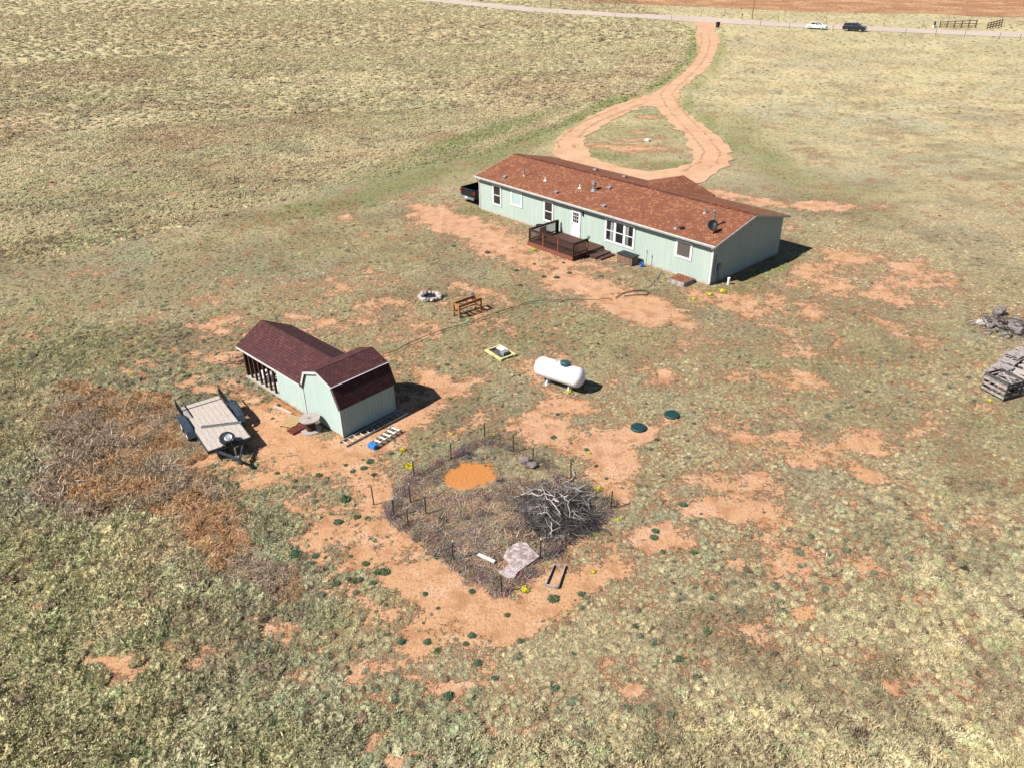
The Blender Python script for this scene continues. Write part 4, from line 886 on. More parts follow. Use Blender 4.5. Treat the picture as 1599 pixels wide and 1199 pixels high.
# long low wing
MB().box(-5.13, -2.90, 0, .05, .10, 1.66).build('wing_wall', 'shed_wall', shed)
MB().prism_x([(0.06, .1), (2.96, .1), (2.96, 1.64), (1.5, 2.5), (0.06, 1.64)], -8.22, -8.17).build('end_wall', 'interior', shed)
MB().box(-8.17, -2.87, 2.9, 2.96, .1, 1.64).build('rear_wall', 'shed_wall', shed)
MB().box(-8.16, -2.9, 2.84, 2.89, .12, 1.6).build('inner_lining', 'interior', shed)
MB().box(-8.24, -2.88, -.03, 2.97, 0, .10).build('floor_sill', 'foundation', shed)
for i in range(8):
    xx = -8.20+i*(3.07/7.); MB().box(xx, xx+.085, .005, .10, .10, 1.62).build('stud', 'stud', shed)
MB().box(-8.22, -5.13, .005, .1, 1.62, 1.68).build('top_plate', 'stud', shed)
w_ = MB(); e0, rg = 1.70, 2.58
A = [(-8.45, -.14, e0), (-2.80, -.14, e0), (-1.95, 1.46, rg), (-8.45, 1.46, rg)]; B = [(-8.45, 3.1, e0), (-2.80, 3.1, e0), (-1.95, 1.46, rg), (-8.45, 1.46, rg)]
for q in (A, B): w_.add(q+[(a, b, c-.06) for a, b, c in q], [(0, 1, 2, 3), (7, 6, 5, 4), (0, 4, 5, 1), (1, 5, 6, 2), (2, 6, 7, 3), (3, 7, 4, 0)])
w_.build('wing_roof', 'roof_dark', shed, uvaxes=(1, 0, 0))
MB().box(-8.47, -2.86, -.165, -.142, e0-.10, e0-.005).build('eave_board', 'offwhite', shed)
MB().bar((-8.47, -.15, e0-.05), (-8.47, 1.46, rg-.05), .025, .1).bar((-8.47, 1.46, rg-.05), (-8.47, 3.1, e0-.05), .025, .1).build('rake_trim', 'stud', shed)
# what stands in the open bay
def lathe_thing(name, prof, loc, m, label, cat, n=14, group=None, sc=1):
    o = MB().lathe(prof, n=n).build(name, m, smooth=False); o.location = loc; o.scale = (sc, sc, sc); return tag(o, label, cat, group)
bp = [(0, .0), (.14, .0), (.16, .34), (.17, .36), (.13, .37), (0, .37)]
for i, (a, b, c, nm) in enumerate(((-7.35, .55, .101, 'white bucket inside the open shed bay, nearest its outer corner'), (-6.75, .45, .101, 'white bucket inside the open shed bay behind the middle studs'), (-5.75, .4, .101, 'white bucket inside the open shed bay next to the mint siding'))):
    lathe_thing('bucket', bp, SLc(a, b, c), 'white', nm, 'bucket', group='white buckets in the open bay of the shed')
sh = thing('storage_shelf', SLc(-6.8, 1.6, .101), SA, 'rough brown shelf loaded with pale odds and ends, inside the open shed bay', 'shelf')
for z in (.5, 1.0): MB().box(-1.0, 1.0, -.25, .25, z, z+.03).build('board', 'stud', sh)
for xx in (-.97, .93): MB().box(xx, xx+.05, -.24, .24, 0, 1.2).build('upright', 'stud', sh)
rr = random.Random(5)
for k in range(7):
    q = (-.85+k*.27, rr.uniform(-.1, .1)); z = .53 if k % 2 else 1.03; s = rr.uniform(.12, .2)
    o = MB().box(-s/2, s/2, -s/2, s/2, 0, s*1.1).build('carton', rr.choice(['white', 'greyplastic', 'foundation']), bevel=.01)
    o.location = Vector(SLc(-6.8, 1.6, .101))+Matrix.Rotation(SA, 3, 'Z')@Vector((q[0], q[1], z)); o.rotation_euler.z = SA+rr.uniform(-.4, .4)
    tag(o, '%s carton from the left on the shelf inside the open shed bay' % ORD[k], 'carton', 'cartons on the shelf inside the shed')

# cable spool, pallets, ladders
sp = thing('cable_spool', (-9.1, 29.28, 0), .3, 'big grey wooden cable spool standing against the mint shed wall', 'cable spool')
MB().lathe([(0, .0), (.46, .0), (.46, .05), (0, .05)], n=28).build('lower_flange', 'spool', sp); MB().lathe([(0, .6), (.46, .6), (.46, .65), (.045, .65), (.045, .62)], n=28).build('upper_flange', 'spool', sp)
m = MB()
for k in range(14): a = k*math.pi/7; m.obox((.2*math.cos(a), .2*math.sin(a), .325), (.035, .085, .549), (0, 0, a))
m.build('drum', 'stud', sp)
for k in range(4): a = k*math.pi/2+.4; MB().cyl((.11*math.cos(a), .11*math.sin(a)), .018, .651, .665, 6).build('bolt', 'black', sp)
def pallet(name, loc, rz, label, m1, group=None, L=1.1, W=.95, tilt=0, n=7):
    t = thing(name, loc, rz, label, 'pallet', group); t.rotation_euler = (tilt, 0, rz)
    k = MB()
    for i in range(n): y = -W/2+i*W/n; k.box(-L/2, L/2, y+.012, y+W/n-.025, .1, .118)
    k.build('top_slats', m1, t)
    for xx in (-L/2+.02, -.02, L/2-.06): MB().box(xx, xx+.04, -W/2+.012, W/2-.012, .018, .099).build('stringer', m1, t)
    k = MB()
    for y in (-W/2, -.05, W/2-.1): k.box(-L/2, L/2, y+.012, y+.1, 0, .017)
    k.build('bottom_slats', m1, t); return t
pallet('pallet', (-10.12, 29.86, 0), R(-18), 'fresh yellow wooden pallet lying left of the cable spool', 'newwood', L=.72, W=.95)
pallet('pallet', (-9.72, 29.32, .125), R(48), 'rust red slatted pallet half under the cable spool', 'redpallet', L=.85, W=.5, tilt=0, n=4).location.z = 0
lm = thing('lumber_board', SLc(-3.9, -.28), SA, 'long orange timber lying along the foot of the mint shed wall', 'timber')
MB().box(-1.3, 1.0, -.09, .09, 0, .09).build('beam', 'orangewood', lm, bevel=.008); MB().obox((-.2, -.24, .02), (1.2, .12, .04), (0, 0, .15)).build('loose_plank', 'plank', lm)
def ladder(name, p0, p1, wd, n, label, rail='alu', z=.06):
    p0, p1 = Vector(p0), Vector(p1); L = (p1-p0).length; a = math.atan2((p1-p0).y, (p1-p0).x)
    t = thing(name, (p0.x, p0.y, z), a, label, 'ladder')
    for s in (-1, 1): MB().box(0, L, s*wd/2-.014, s*wd/2+.014, -.04, .05).build('rail', rail, t)
    for i in range(n): x_ = L*(i+.5)/n; MB().tube([(x_, -wd/2+.015, .005), (x_, wd/2-.015, .005)], .022, 6).build('rung', rail, t)
    return t
ladder('extension_ladder', (-7.43, 28.02), (-5.02, 30.68), .46, 12, 'long grey ladder lying on its back along the shaded shed wall')
sl_ = thing('step_ladder', (-6.15, 27.72, 0), math.atan2(1.42, .98), 'folded aluminium step ladder with a blue top lying beside the shed', 'ladder')
for s in (-1, 1):
    MB().bar((.1, s*.17, .16), (1.72, s*.26, .16), .02, .08).build('rail', 'alu', sl_); MB().bar((.1, s*.16, .05), (1.68, s*.24, .05), .02, .05).build('rear_rail', 'alu', sl_)
for i in range(5): x_ = .38+i*.29; MB().box(x_, x_+.1, -.18-.012*i, .18+.012*i, .17, .19).build('step', 'white', sl_)
MB().box(-.02, .22, -.2, .2, .02, .22).build('top_cap', 'blue', sl_, bevel=.03)

# ------------------------------------------------------------------ flatbed trailer
tl = thing('flatbed_trailer', (-13.34, 29.1, 0), R(-54.4), 'black tandem axle flatbed trailer with a weathered plank deck', 'trailer')
m = MB()
for i in range(8): y = -.9+i*.225; m.box(-2.15, 2.15, y+.005, y+.219, .57, .61)
m.build('plank_deck', 'plank', tl)
m = MB().box(-2.18, 2.18, -.94, -.905, .47, .6).box(-2.18, 2.18, .905, .94, .47, .6).box(-2.2, -2.155, -.94, .94, .47, .6).box(2.155, 2.2, -.94, .94, .47, .6)
for i in range(6): m.box(-1.9+i*.75, -1.84+i*.75, -.9, .9, .48, .569)
m.build('frame', 'bluesteel', tl)
MB().box(-1.80, -1.76, -.9, .9, .611, .63).build('cross_bar', 'black', tl)
m = MB().bar((2.1, -.62, .5), (3.35, .0, .45), .07, .11).bar((2.1, .62, .5), (3.35, .0, .45), .07, .11); m.build('tongue', 'bluesteel', tl)
MB().box(3.3, 3.62, -.06, .06, .42, .52).lathe([(0, .36), (.06, .38), (.07, .44), (.05, .5), (0, .52)], (3.6, 0, 0), n=10).build('coupler', 'black', tl)
m = MB().tube([(2.95, .0, .04), (2.95, .0, .85)], .03, 8).cyl((2.95, 0), .09, 0, .03, 10).tube([(2.95, 0, .85), (2.95, .16, .87)], .014, 5); m.build('jack', 'metal', tl)
MB().bar((2.2, -.35, .62), (2.45, -.1, .95), .04, .04).bar((2.2, .35, .62), (2.45, .1, .95), .04, .04).bar((2.9, .0, .5), (2.35, 0, .9), .04, .04).build('spare_bracket', 'black', tl)
Ms = Matrix.Rotation(R(22), 3, 'Y')
rT = .33
spare = MB().lathe([(rT*.58, -.09), (rT*.9, -.1), (rT, -.05), (rT, .05), (rT*.9, .1), (rT*.58, .09)], (2.05, -.02, .84), n=22, M4=Ms).build('spare_tyre', 'rubber', tl)
MB().lathe([(0, .03), (.08, .05), (.14, .03), (rT*.6, .08), (rT*.6, -.06)], (2.05, -.02, .84), n=22, M4=Ms).build('rim', 'rim', spare)
for s in (-1, 1):
    f = MB(); prof = [(-1.62, .42), (-1.42, .66), (-1.05, .76), (-.1, .76), (.26, .66), (.48, .42)]
    for i in range(5): (x0, z0), (x1, z1) = prof[i], prof[i+1]; f.add([(x0, s*.95, z0), (x1, s*.95, z1), (x1, s*1.28, z1), (x0, s*1.28, z0), (x0, s*1.28, z0-.05), (x1, s*1.28, z1-.05)], [(0, 1, 2, 3), (3, 2, 5, 4)])
    f.build('fender', 'bluesteel', tl)
    for x_ in (-1.0, -.14): wheel(tl, x_, s*1.12, .33, .2, s)
    rp = MB().box(-2.35, -1.0, s*.99-.02, s*.99+.02, .60, .66).box(-2.35, -1.0, s*.99-.02, s*.99+.02, .96, 1.0)
    for i in range(8): rp.box(-2.32+i*.18, -2.28+i*.18, s*.99-.015, s*.99+.015, .66, .96)
    rp.build('ramp', 'black', tl)
    MB().bar((2.17, s*.92, .54), (2.42, s*.2, .62), .04, .05).build('front_brace', 'black', tl)
bmn = thing('steel_channel', (*(Vector((-13.34, 29.1))+Vector((.12, -.52)))[:2], .612), 0, 'galvanised steel channel lying across the plank deck of the trailer', 'steel beam')
bmn.rotation_euler.z = math.atan2(.37, 1.64); bmn.location = (-12.90, 28.80, .612)
MB().box(-.85, .85, -.06, .06, 0, .02).box(-.85, .85, -.06, -.045, .02, .07).build('web', 'metal', bmn); MB().box(-.85, .85, .045, .06, .02, .07).build('flange', 'metal', bmn)
o = MB().box(-.16, .16, -.11, .11, 0, .12).build('support_block', 'foundation', bevel=.01); o.location = (*G(367, 717)[:2], 0); o.rotation_euler.z = .4; tag(o, 'pale concrete block on the ground under the trailer tongue', 'block')

# ------------------------------------------------------------------ propane tank
tk = thing('propane_tank', (2.33, 32.94, 0), R(-34.6), 'big white horizontal propane tank with a dark teal dome lid', 'propane tank')
prof = []; hL = 1.36; rr_ = .5
for i in range(9): a = math.pi/2*i/8; prof.append((rr_*math.sin(a), -hL+.36-.36*math.cos(a)))
prof += [(rr_, -.3), (rr_, .3)]
for i in range(9): a = math.pi/2*(1-i/8); prof.append((rr_*math.sin(a), hL-.36+.36*math.cos(a)))
MB().lathe(prof, (0, 0, .82), 'x', 36).build('vessel', 'tank', tk, smooth=True)
for s in (-.62, .62):
    MB().prism_x([(-.3, .0), (.3, .0), (.3, .05), (.2, .1), (.16, .36), (.33, .5), (-.33, .5), (-.16, .36), (-.2, .1), (-.3, .05)], s-.035, s+.035).build('leg', 'tank', tk)
    MB().box(s-.13, s+.13, -.38, .38, -.02, .05).build('footing', 'foundation', tk)
MB().lathe([(0, .19), (.1, .185), (.2, .16), (.24, .1), (.24, -.04)], (.32, 0, 1.33), n=20).build('dome_lid', 'dome', tk, smooth=False)
for ch in tk.children:
    if ch.name.startswith('dome'): ch.scale = (1.15, .85, 1); ch.location.x = -.05
MB().cyl((-.2, 0), .03, 1.3, 1.38, 8).cyl((.95, 0), .02, 1.28, 1.34, 8).build('fitting', 'metal', tk)

# wooden stand, yellow frame, fire ring
ws = thing('wooden_stand', (-2.58, 41.62, 0), R(41), 'orange lumber stand with four posts and box rails on the grass', 'wooden stand')
for x_ in (-.8, .8):
    for y_ in (-.27, .27): MB().box(x_-.05, x_+.05, y_-.05, y_+.05, 0, .85).build('leg', 'orangewood', ws)
MB().box(-.75, .75, -.3, -.26, .68, .84).box(-.75, .75, .26, .3, .68, .84).build('side_rail', 'orangewood', ws)
MB().box(-.82, -.78, -.22, .22, .68, .84).box(.78, .82, -.22, .22, .68, .84).build('end_rail', 'orangewood', ws)
MB().box(-.75, .75, -.3, -.26, .22, .30).box(-.75, .75, .26, .3, .22, .30).build('lower_rail', 'orangewood', ws)
MB().box(-.82, -.78, -.22, .22, .24, .32).box(.78, .82, -.22, .22, .24, .32).build('lower_rail', 'orangewood', ws)
m = MB()
for i in range(3): m.box(-.5+i*.45, -.42+i*.45, -.26, .26, .70, .74)
m.build('cross_slats', 'stud', ws)
m = MB(); rr = random.Random(3)
for i in range(14):
    a = rr.uniform(0, 6.28); p = Vector((rr.uniform(-.5, .5), rr.uniform(-.2, .2), rr.uniform(.02, .12))); m.tube([p, p+Vector((math.cos(a)*.3, math.sin(a)*.12, rr.uniform(0, .25)))], .018, 5)
o = m.build('scrap_wood', 'branch'); o.location = (-2.58, 41.62, 0); o.rotation_euler.z = R(41); tag(o, 'pale scrap sticks heaped on the ground under the orange lumber stand', 'scrap wood')
def rock_mesh(name, seed, m, sub=2, flat=.7):
    bm = bmesh.new(); bmesh.ops.create_icosphere(bm, subdivisions=sub, radius=1); r = random.Random(seed); ofs = Vector((r.uniform(0, 50), r.uniform(0, 50), r.uniform(0, 50)))
    from mathutils import noise as nz
    for v in bm.verts:
        d = 1+.32*nz.noise(v.co*1.1+ofs)+.16*nz.noise(v.co*2.7+ofs); v.co = v.co*d; v.co.z *= flat
        v.co.x = max(min(v.co.x, .82), -.82)
    me = bpy.data.meshes.new(name); bm.to_mesh(me); bm.free(); me.materials.append(M[m]); return me
RK = [rock_mesh('rock', i, 'stone') for i in range(5)]; RG = [rock_mesh('rock', 20+i, 'greystone') for i in range(4)]
fp = thing('fire_ring', (-4.98, 43.9, 0), 0, 'round fire ring of black and white stones on the grass', 'fire pit')
rr = random.Random(8)
for k in range(15):
    a = k/15*6.283; o = bpy.data.objects.new('stone', (RK+RG[:1])[k % 6]); C.objects.link(o); o.parent = fp; q = .6+rr.uniform(-.06, .06); o.location = (q*math.cos(a), q*math.sin(a), .12)
    s = rr.uniform(.14, .22); o.scale = (s, s, s*1.1); o.rotation_euler = (rr.uniform(-.4, .4), rr.uniform(-.4, .4), rr.uniform(0, 6))
MB().lathe([(0, .06), (.3, .05), (.55, .02)], n=16).build('ash_bed', 'black', fp)
o = bpy.data.objects.new('grey_rock', RG[1]); C.objects.link(o); o.location = (*G(736, 466)[:2], .18); o.scale = (.25, .25, .38); tag(o, 'upright dark grey rock behind the orange lumber stand', 'rock')
yf = thing('yellow_skid', (-.6, 36.42, 0), R(-53), 'pale yellow board skid with a white panel and grey housing, left of the propane tank', 'skid')
for y_ in (-.45, .45): MB().box(-.72, .72, y_-.07, y_+.07, .04, .13).build('side_board', 'yellow', yf)
for x_ in (-.66, .62): MB().box(x_-.05, x_+.05, -.375, .375, .05, .12).build('end_board', 'yellow', yf)
MB().box(-.5, .45, -.37, .37, .02, .05).build('bottom_panel', 'darkwood', yf)
MB().obox((-.12, .2, .2), (.62, .34, .03), (.15, 0, 0)).build('cover_panel', 'white', yf); MB().box(.1, .42, -.1, .3, .05, .26).build('housing', 'greyplastic', yf, bevel=.02)
for px, py, lb in ((997, 668.5, 'round dark green septic lid in bare soil, the left and nearer of two'), (1049, 648.5, 'round dark green septic lid in bare soil, the right and farther of two')):
    t = thing('septic_lid', (*G(px, py)[:2], 0), 0, lb, 'septic lid', 'green septic lids')
    MB().lathe([(.36, -.02), (.36, .07), (.33, .10), (.0, .115)], n=26).build('cover', 'lidgreen', t)
    m = MB()
    for k in range(6): a = k*math.pi/3; m.obox((.2*math.cos(a), .2*math.sin(a), .112), (.2, .02, .015), (0, 0, a))
    m.build('ribs', 'lidgreen', t)
# ------------------------------------------------------------------ the wired pen
def c5(x, y): return 560+x/3.634, 660+y/3.634
POSTS = [((88, 465), 'outer left, standing alone in bare ground'), ((204, 540), 'left edge'), ((295, 455), 'second from the left corner'), ((315, 308), 'beside the large yellow bush'), ((525, 210), 'just above the orange dirt'),
         ((717, 97), 'farthest corner'), ((882, 167), 'upper right side'), ((988, 238), 'beside the grey rocks'), ((1205, 322), 'behind the brush pile'), ((1430, 487), 'right hand corner'), ((1033, 772), 'at the corner of the concrete slab'),
         ((815, 970), 'nearest corner'), ((537, 785), 'lower left side'), ((283, 592), 'left corner, nearer one'), ((383, 525), 'inside the dead weeds')]
PW = []
for (a, b), wh in POSTS:
    p = G(*c5(a, b)); PW.append(p)
    t = thing('fence_post', (p.x, p.y, 0), random.uniform(0, 3), 'rusty steel T post of the wire pen, ' + wh, 'fence post', 'steel posts of the wire pen')
    lean = Vector((random.uniform(-.05, .03), random.uniform(-.03, .03), 1.0))
    MB().bar((0, 0, -.1), tuple(lean*.9), .045, .02).bar((.0, .016, -.1), (lean.x*.9, lean.y*.9+.016, .9), .012, .03).build('shaft', 'post', t)
    if wh[:5] in ('secon', 'besid', 'nearer', 'neare', 'left ', 'lower', 'just ', 'at th'): MB().bar(tuple(lean*.905), tuple(lean*.99), .047, .024).build('white_tip', 'white', t)
wf = thing('wire_fence', (0, 0, 0), 0, 'sagging rusty wire mesh strung around the weedy pen', 'fence')
order = [1, 2, 3, 4, 5, 6, 7, 8, 9, 10, 11, 12, 13, 1]
for a, b in zip(order[:-1], order[1:]):
    p, q = PW[a], PW[b]; m = MB(); L = (q-p).length; k = max(2, int(L/.2))
    for z in (.08, .22, .36, .5, .64, .78):
        m.tube([(p.x, p.y, z), ((p.x+q.x)/2, (p.y+q.y)/2, z-.03), (q.x, q.y, z)], .004, 3, False)
    for i in range(1, k): u = i/k; m.tube([(p.x+(q.x-p.x)*u, p.y+(q.y-p.y)*u, .05), (p.x+(q.x-p.x)*u, p.y+(q.y-p.y)*u, .77)], .0035, 3, False)
    m.tube([(p.x, p.y, .03), (q.x, q.y, .03)], .016, 4, False)
    m.build('wire_panel', 'wire', wf)
def c2b(x, y): return 700+x/8., 820+y/8.
slab = [G(*c2b(*p)) for p in ((890, 225), (985, 260), (1060, 340), (1140, 420), (1000, 520), (870, 612), (825, 690), (740, 690), (640, 610), (780, 500), (690, 420), (745, 320))]
o = MB().prism([(p.x, p.y) for p in slab], -.02, .14).build('concrete_slab', 'concrete'); tag(o, 'broken stained concrete slab among dead weeds at the near end of the pen', 'concrete slab')
p0, p1 = G(*c2b(375, 358), .15), G(*c2b(580, 452), .15); o = MB().bar(p0, p1, .11, .05).build('white_board', 'white'); tag(o, 'short white board lying on dead weeds left of the concrete slab', 'board')
fr = [G(865.5, 883.2), G(882.5, 885.5), G(871.5, 919.2), G(852, 915)]
ctr = sum(fr, Vector())/4; rb = thing('raised_bed_frame', ctr, 0, 'empty weathered grey board frame on orange soil outside the pen', 'garden bed frame')
for i in range(4): a, b = fr[i]-ctr, fr[(i+1) % 4]-ctr; MB().bar(a+Vector((0, 0, .06)), b+Vector((0, 0, .06)), .035, .10).build('side_board', 'greywood', rb)
for i, (px, py, s) in enumerate(((819, 722, .26), (832, 729, .22), (826, 726, .15))):
    o = bpy.data.objects.new('grey_rock', RG[i]); C.objects.link(o); o.location = (*G(px, py)[:2], s*.5); o.scale = (s, s*.9, s*.8)
    tag(o, ['large grey rock leaning at the pen post beyond the brush pile', 'pale grey rock right of the large one beyond the brush pile', 'small grey rock wedged between two larger ones beyond the brush pile'][i], 'rock')

# brush pile: a mound of fine twigs under bleached limbs
def c1b(x, y): return 740+x/7.27, 690+y/7.27
bc = G(872, 800); brush = thing('brush_pile', (bc.x, bc.y, 0), 0, 'big heap of dark twigs and bleached branches in the pen', 'brush pile')
r = random.Random(21)
def stick(mb, p, d, L, rad, k=5, wob=.16, n=3):
    pts = [p]; dd = d.normalized()
    for i in range(k): dd = (dd+Vector((r.gauss(0, wob), r.gauss(0, wob), r.gauss(0, wob*.7)))).normalized(); pts.append(pts[-1]+dd*L/k)
    pts = [Vector((q.x, q.y, max(q.z, .01))) for q in pts]; mb.tube(pts, [rad*(1-.75*i/k) for i in range(k+1)], n, False); return pts
RB = 1.72
def hump(x, y): return max(0,   .62*(1-(x*x+y*y)/(RB*RB))*(.75+.5*math.sin(x*2.1+1)*math.cos(y*1.7)))
for nm, cnt, mt in (('twig_mass', 1900, 'twig'), ('grey_twigs', 300, 'twig_light')):
    m = MB()
    for i in range(cnt):
        a = r.uniform(0, 6.283); q = math.sqrt(r.random())*RB*(1+.16*math.sin(a*3+1)+.1*math.sin(a*7)); x_, y_ = q*math.cos(a), q*math.sin(a); z_ = hump(x_, y_)*(r.uniform(.3, 1) if mt == 'twig' else r.uniform(.8, 1.05))+.03
        dr = Vector((x_*.5+r.gauss(0, .8), y_*.5-.35+r.gauss(0, .8), r.gauss(-.12, .3))); stick(m, Vector((x_, y_, z_)), dr, r.uniform(.35, .9), r.uniform(.006, .013)*(1.35 if mt != 'twig' else 1))
    m.build(nm, mt, brush)
m = MB().lathe([(RB*.95, -.02), (RB*.8, .10), (RB*.5, .27), (RB*.2, .36), (0, .4)], n=20); m.build('litter_mound', 'twig', brush)
limbs = [([(430, 650), (620, 570), (790, 480), (1030, 415)], .042), ([(590, 580), (740, 610), (800, 590), (920, 620)], .045), ([(1000, 480), (1080, 450), (1140, 390), (1145, 330)], .04), ([(1030, 510), (1130, 520), (1225, 570)], .075),
         ([(820, 620), (900, 700), (985, 775)], .04), ([(900, 640), (965, 690)], .07), ([(620, 780), (690, 725), (850, 740)], .03), ([(970, 600), (1070, 700), (1090, 790), (1170, 850)], .03), ([(880, 890), (885, 1000), (880, 1075)], .045),
         ([(700, 1075), (850, 1085), (970, 1080)], .025), ([(800, 1170), (950, 1080), (1000, 1050)], .028), ([(960, 1180), (1030, 1060)], .035), ([(720, 820), (820, 800), (980, 880)], .028), ([(990, 620), (1080, 618)], .05), ([(1010, 540), (1060, 550)], .045),
         ([(1290, 540), (1330, 460)], .03), ([(1240, 640), (1300, 700), (1310, 760)], .028), ([(760, 500), (800, 590), (800, 660)], .03), ([(1110, 760), (1200, 840), (1260, 890)], .025), ([(680, 770), (685, 830)], .04), ([(740, 540), (770, 560)], .05), ([(1220, 560), (1420, 655)], .028)]
for pts, rad in limbs:
    P = []
    for i, (a, b) in enumerate(pts):
        q = G(*c1b(a, b), .0)-Vector((bc.x, bc.y, 0)); z_ = hump(q.x, q.y)
        for _ in range(3): q = G(*c1b(a, b), z_+.05)-Vector((bc.x, bc.y, 0)); z_ = hump(q.x, q.y)*1.08
        P.append(Vector((q.x, q.y, z_+.06)))
    Q = []
    for i in range(len(P)-1):
        for k in range(4): u = k/4; Q.append(P[i].lerp(P[i+1], u)+Vector((r.gauss(0, .018), r.gauss(0, .018), r.gauss(0, .02))))
    Q.append(P[-1]); m = MB(); m.tube(Q, [rad*(.6+.5*min(1, i/3))*(1-.62*i/len(Q))*.72 for i in range(len(Q))], 6)
    for k in range(3):
        if len(Q) > 5: stick(m, Q[r.randrange(2, len(Q)-1)], Vector((r.gauss(0, 1), r.gauss(0, 1), r.gauss(.2, .4))), r.uniform(.3, .6), rad*.4, n=4)
    m.build('branch', 'branch', brush)

# ------------------------------------------------------------------ stacks at the right edge
def board_stack(name, loc, rz, label, nz, L, W, m1, group, seed, jit=.04, th=.10, slats=5):
    t = thing(name, loc, rz, label, 'board stack', group); r = random.Random(seed)
    for i in range(nz):
        k = MB(); ox, oy, ra = r.uniform(-jit, jit), r.uniform(-jit, jit), r.uniform(-jit, jit); z = i*th*1.25
        for j in range(slats): y = -W/2+j*W/slats; k.obox((ox, oy+y+W/slats/2, z+th*.86), (L+r.uniform(-.03, .03), W/slats*.8, th*.22), (0, 0, ra))
        for xx in (-L/2+.05, 0, L/2-.05): k.obox((ox+xx, oy, z+th*.36), (.07, W, th*.66), (0, 0, ra))
        k.build('pallet_layer', m1 if i != 1 else 'darkwood', t)
    return t
fd = Vector((.82, .57, 0)); fa = math.atan2(.69, .99)
ps = thing('slatted_crate', (22.98, 31.68, 0), math.atan2(-1.13, .44), 'dark weathered slatted crate of pallets at the right edge, three pale boards across its face', 'crate')
# local x runs along the visible face, +y points away from the camera
cr = random.Random(6)
for k, z in enumerate((.10, .36, .62)):
    MB().obox((cr.uniform(-.02, .02), -.02, z+.08), (1.22, .03, .12), (cr.uniform(-.05, .05), 0, cr.uniform(-.015, .015))).build('face_board', 'greywood', ps)
MB().obox((0, -.03, .93), (1.26, .04, .13)).build('face_board', 'darkwood', ps)
MB().obox((0, -.0, .82), (1.18, .03, .06)).build('face_board', 'greywood', ps)
for x_ in (-.58, 0, .58): MB().box(x_-.045, x_+.045, .0, .09, 0, .98).build('upright', 'darkwood', ps)
for x_ in (-.58, .58): MB().box(x_-.045, x_+.045, 1.0, 1.09, 0, .9).build('upright', 'darkwood', ps)
for s in (-1, 1):
    for z in (.14, .40, .66, .86): MB().obox((s*.63, .55, z), (.03, 1.15, .12)).build('side_board', 'darkwood', ps)
for z in (.14, .40, .66, .86): MB().obox((0, 1.1, z), (1.2, .03, .12)).build('rear_board', 'darkwood', ps)
m = MB()
for k in range(9): m.obox((cr.uniform(-.3, .3), .15+k*.11, .76+cr.uniform(-.06, .1)), (cr.uniform(.6, 1.1), .09, .03), (cr.uniform(-.3, .3), cr.uniform(-.12, .12), cr.uniform(-.4, .4)))
m.build('loose_boards', 'greywood', ps)
for i in range(7):
    p = Vector((23.75, 33.0, 0))+Vector((.76, .65, 0))*i*.62
    board_stack('board_stack', p, fa+R(90)+random.uniform(-.2, .2), 'low pale board pile, %s from the slatted crate in the rear row' % ORD[i], 4+(i % 3 == 1), .75, .5, 'greywood', 'low board piles behind the crate', 10+i, jit=.11, slats=4)
for i in range(4):
    p = Vector((24.75, 32.9, 0))+Vector((.76, .65, 0))*i*.66
    board_stack('board_stack', p, fa+R(80)+random.uniform(-.3, .3), 'low grey board pile, %s in the front row right of the slatted crate' % ORD[i], 3, .8, .5, 'plank', 'low board piles right of the crate', 30+i, jit=.09, slats=3)
r = random.Random(4)
rub = thing('rubble_heap', (27.75, 38.9, 0), 0, 'heap of grey broken concrete and rocks behind the board piles', 'rubble heap')
for k in range(62):
    a = r.uniform(0, 6.283); q = math.sqrt(r.random())*1.5; o = bpy.data.objects.new('rubble_piece', (RG*3+RK[:1])[k % 13]); C.objects.link(o); o.parent = rub; s = r.uniform(.08, .27)
    o.location = (q*math.cos(a)*1.1, q*math.sin(a)*.95, .35*(1-q/1.6)); o.scale = (s*1.3, s, s*.55); o.rotation_euler = (r.gauss(0, .4), r.gauss(0, .4), r.uniform(0, 6))
m = MB()
for k in range(150): stick(m, Vector((r.gauss(0, .8), r.gauss(0, .7), r.uniform(.1, .4))), Vector((r.gauss(0, 1), r.gauss(0, 1), r.gauss(0, .2))), r.uniform(.4, .9), .02)
m.build('dead_stalks', 'twig', rub)
o = bpy.data.objects.new('dark_boulder', RG[2]); C.objects.link(o); o.location = (*G(1558, 492)[:2], .25); o.scale = (.4, .3, .42); tag(o, 'dark boulder at the far end of the rubble heap', 'boulder')

# ------------------------------------------------------------------ small things by the shed and around
lg = MB(); r = random.Random(9)
for k in range(16): stick(lg, Vector((r.gauss(0, .3), r.gauss(0, .15), r.uniform(.02, .25))), Vector((r.gauss(0, 1.4), r.gauss(0, .6), r.gauss(0, .2))), r.uniform(.5, 1.0), .022, n=4)
o = lg.build('scrap_branches', 'twig'); o.location = (*G(368, 568)[:2], 0); tag(o, 'small dark heap of branches left of the open shed bay', 'branches')
for px, py, h, lb in ((14, 668, .45, 'white marker stake in the grass at the left edge'), (230, 559, .2, 'tiny white marker in grass left of the shed'), (1292, 868, .16, 'small white marker in the grass at lower right')):
    t = thing('marker_stake', (*G(px, py)[:2], 0), .3, lb, 'marker', None); MB().box(-.045, .045, -.02, .02, -.05, h).build('stake', 'white', t); MB().box(-.05, .05, -.025, .025, h, h+.03).build('cap', 'metal', t)
wc = thing('well_cover', (*G(1011, 220.5)[:2], 0), HA, 'low white box cover on the grassy island inside the drive loop', 'well cover')
wc.scale = (.7, .7, .7); MB().box(-.45, .45, -.3, .3, 0, .22).build('box', 'white', wc, bevel=.04); MB().box(-.5, .5, -.35, .35, .22, .27).build('lid', 'offwhite', wc)

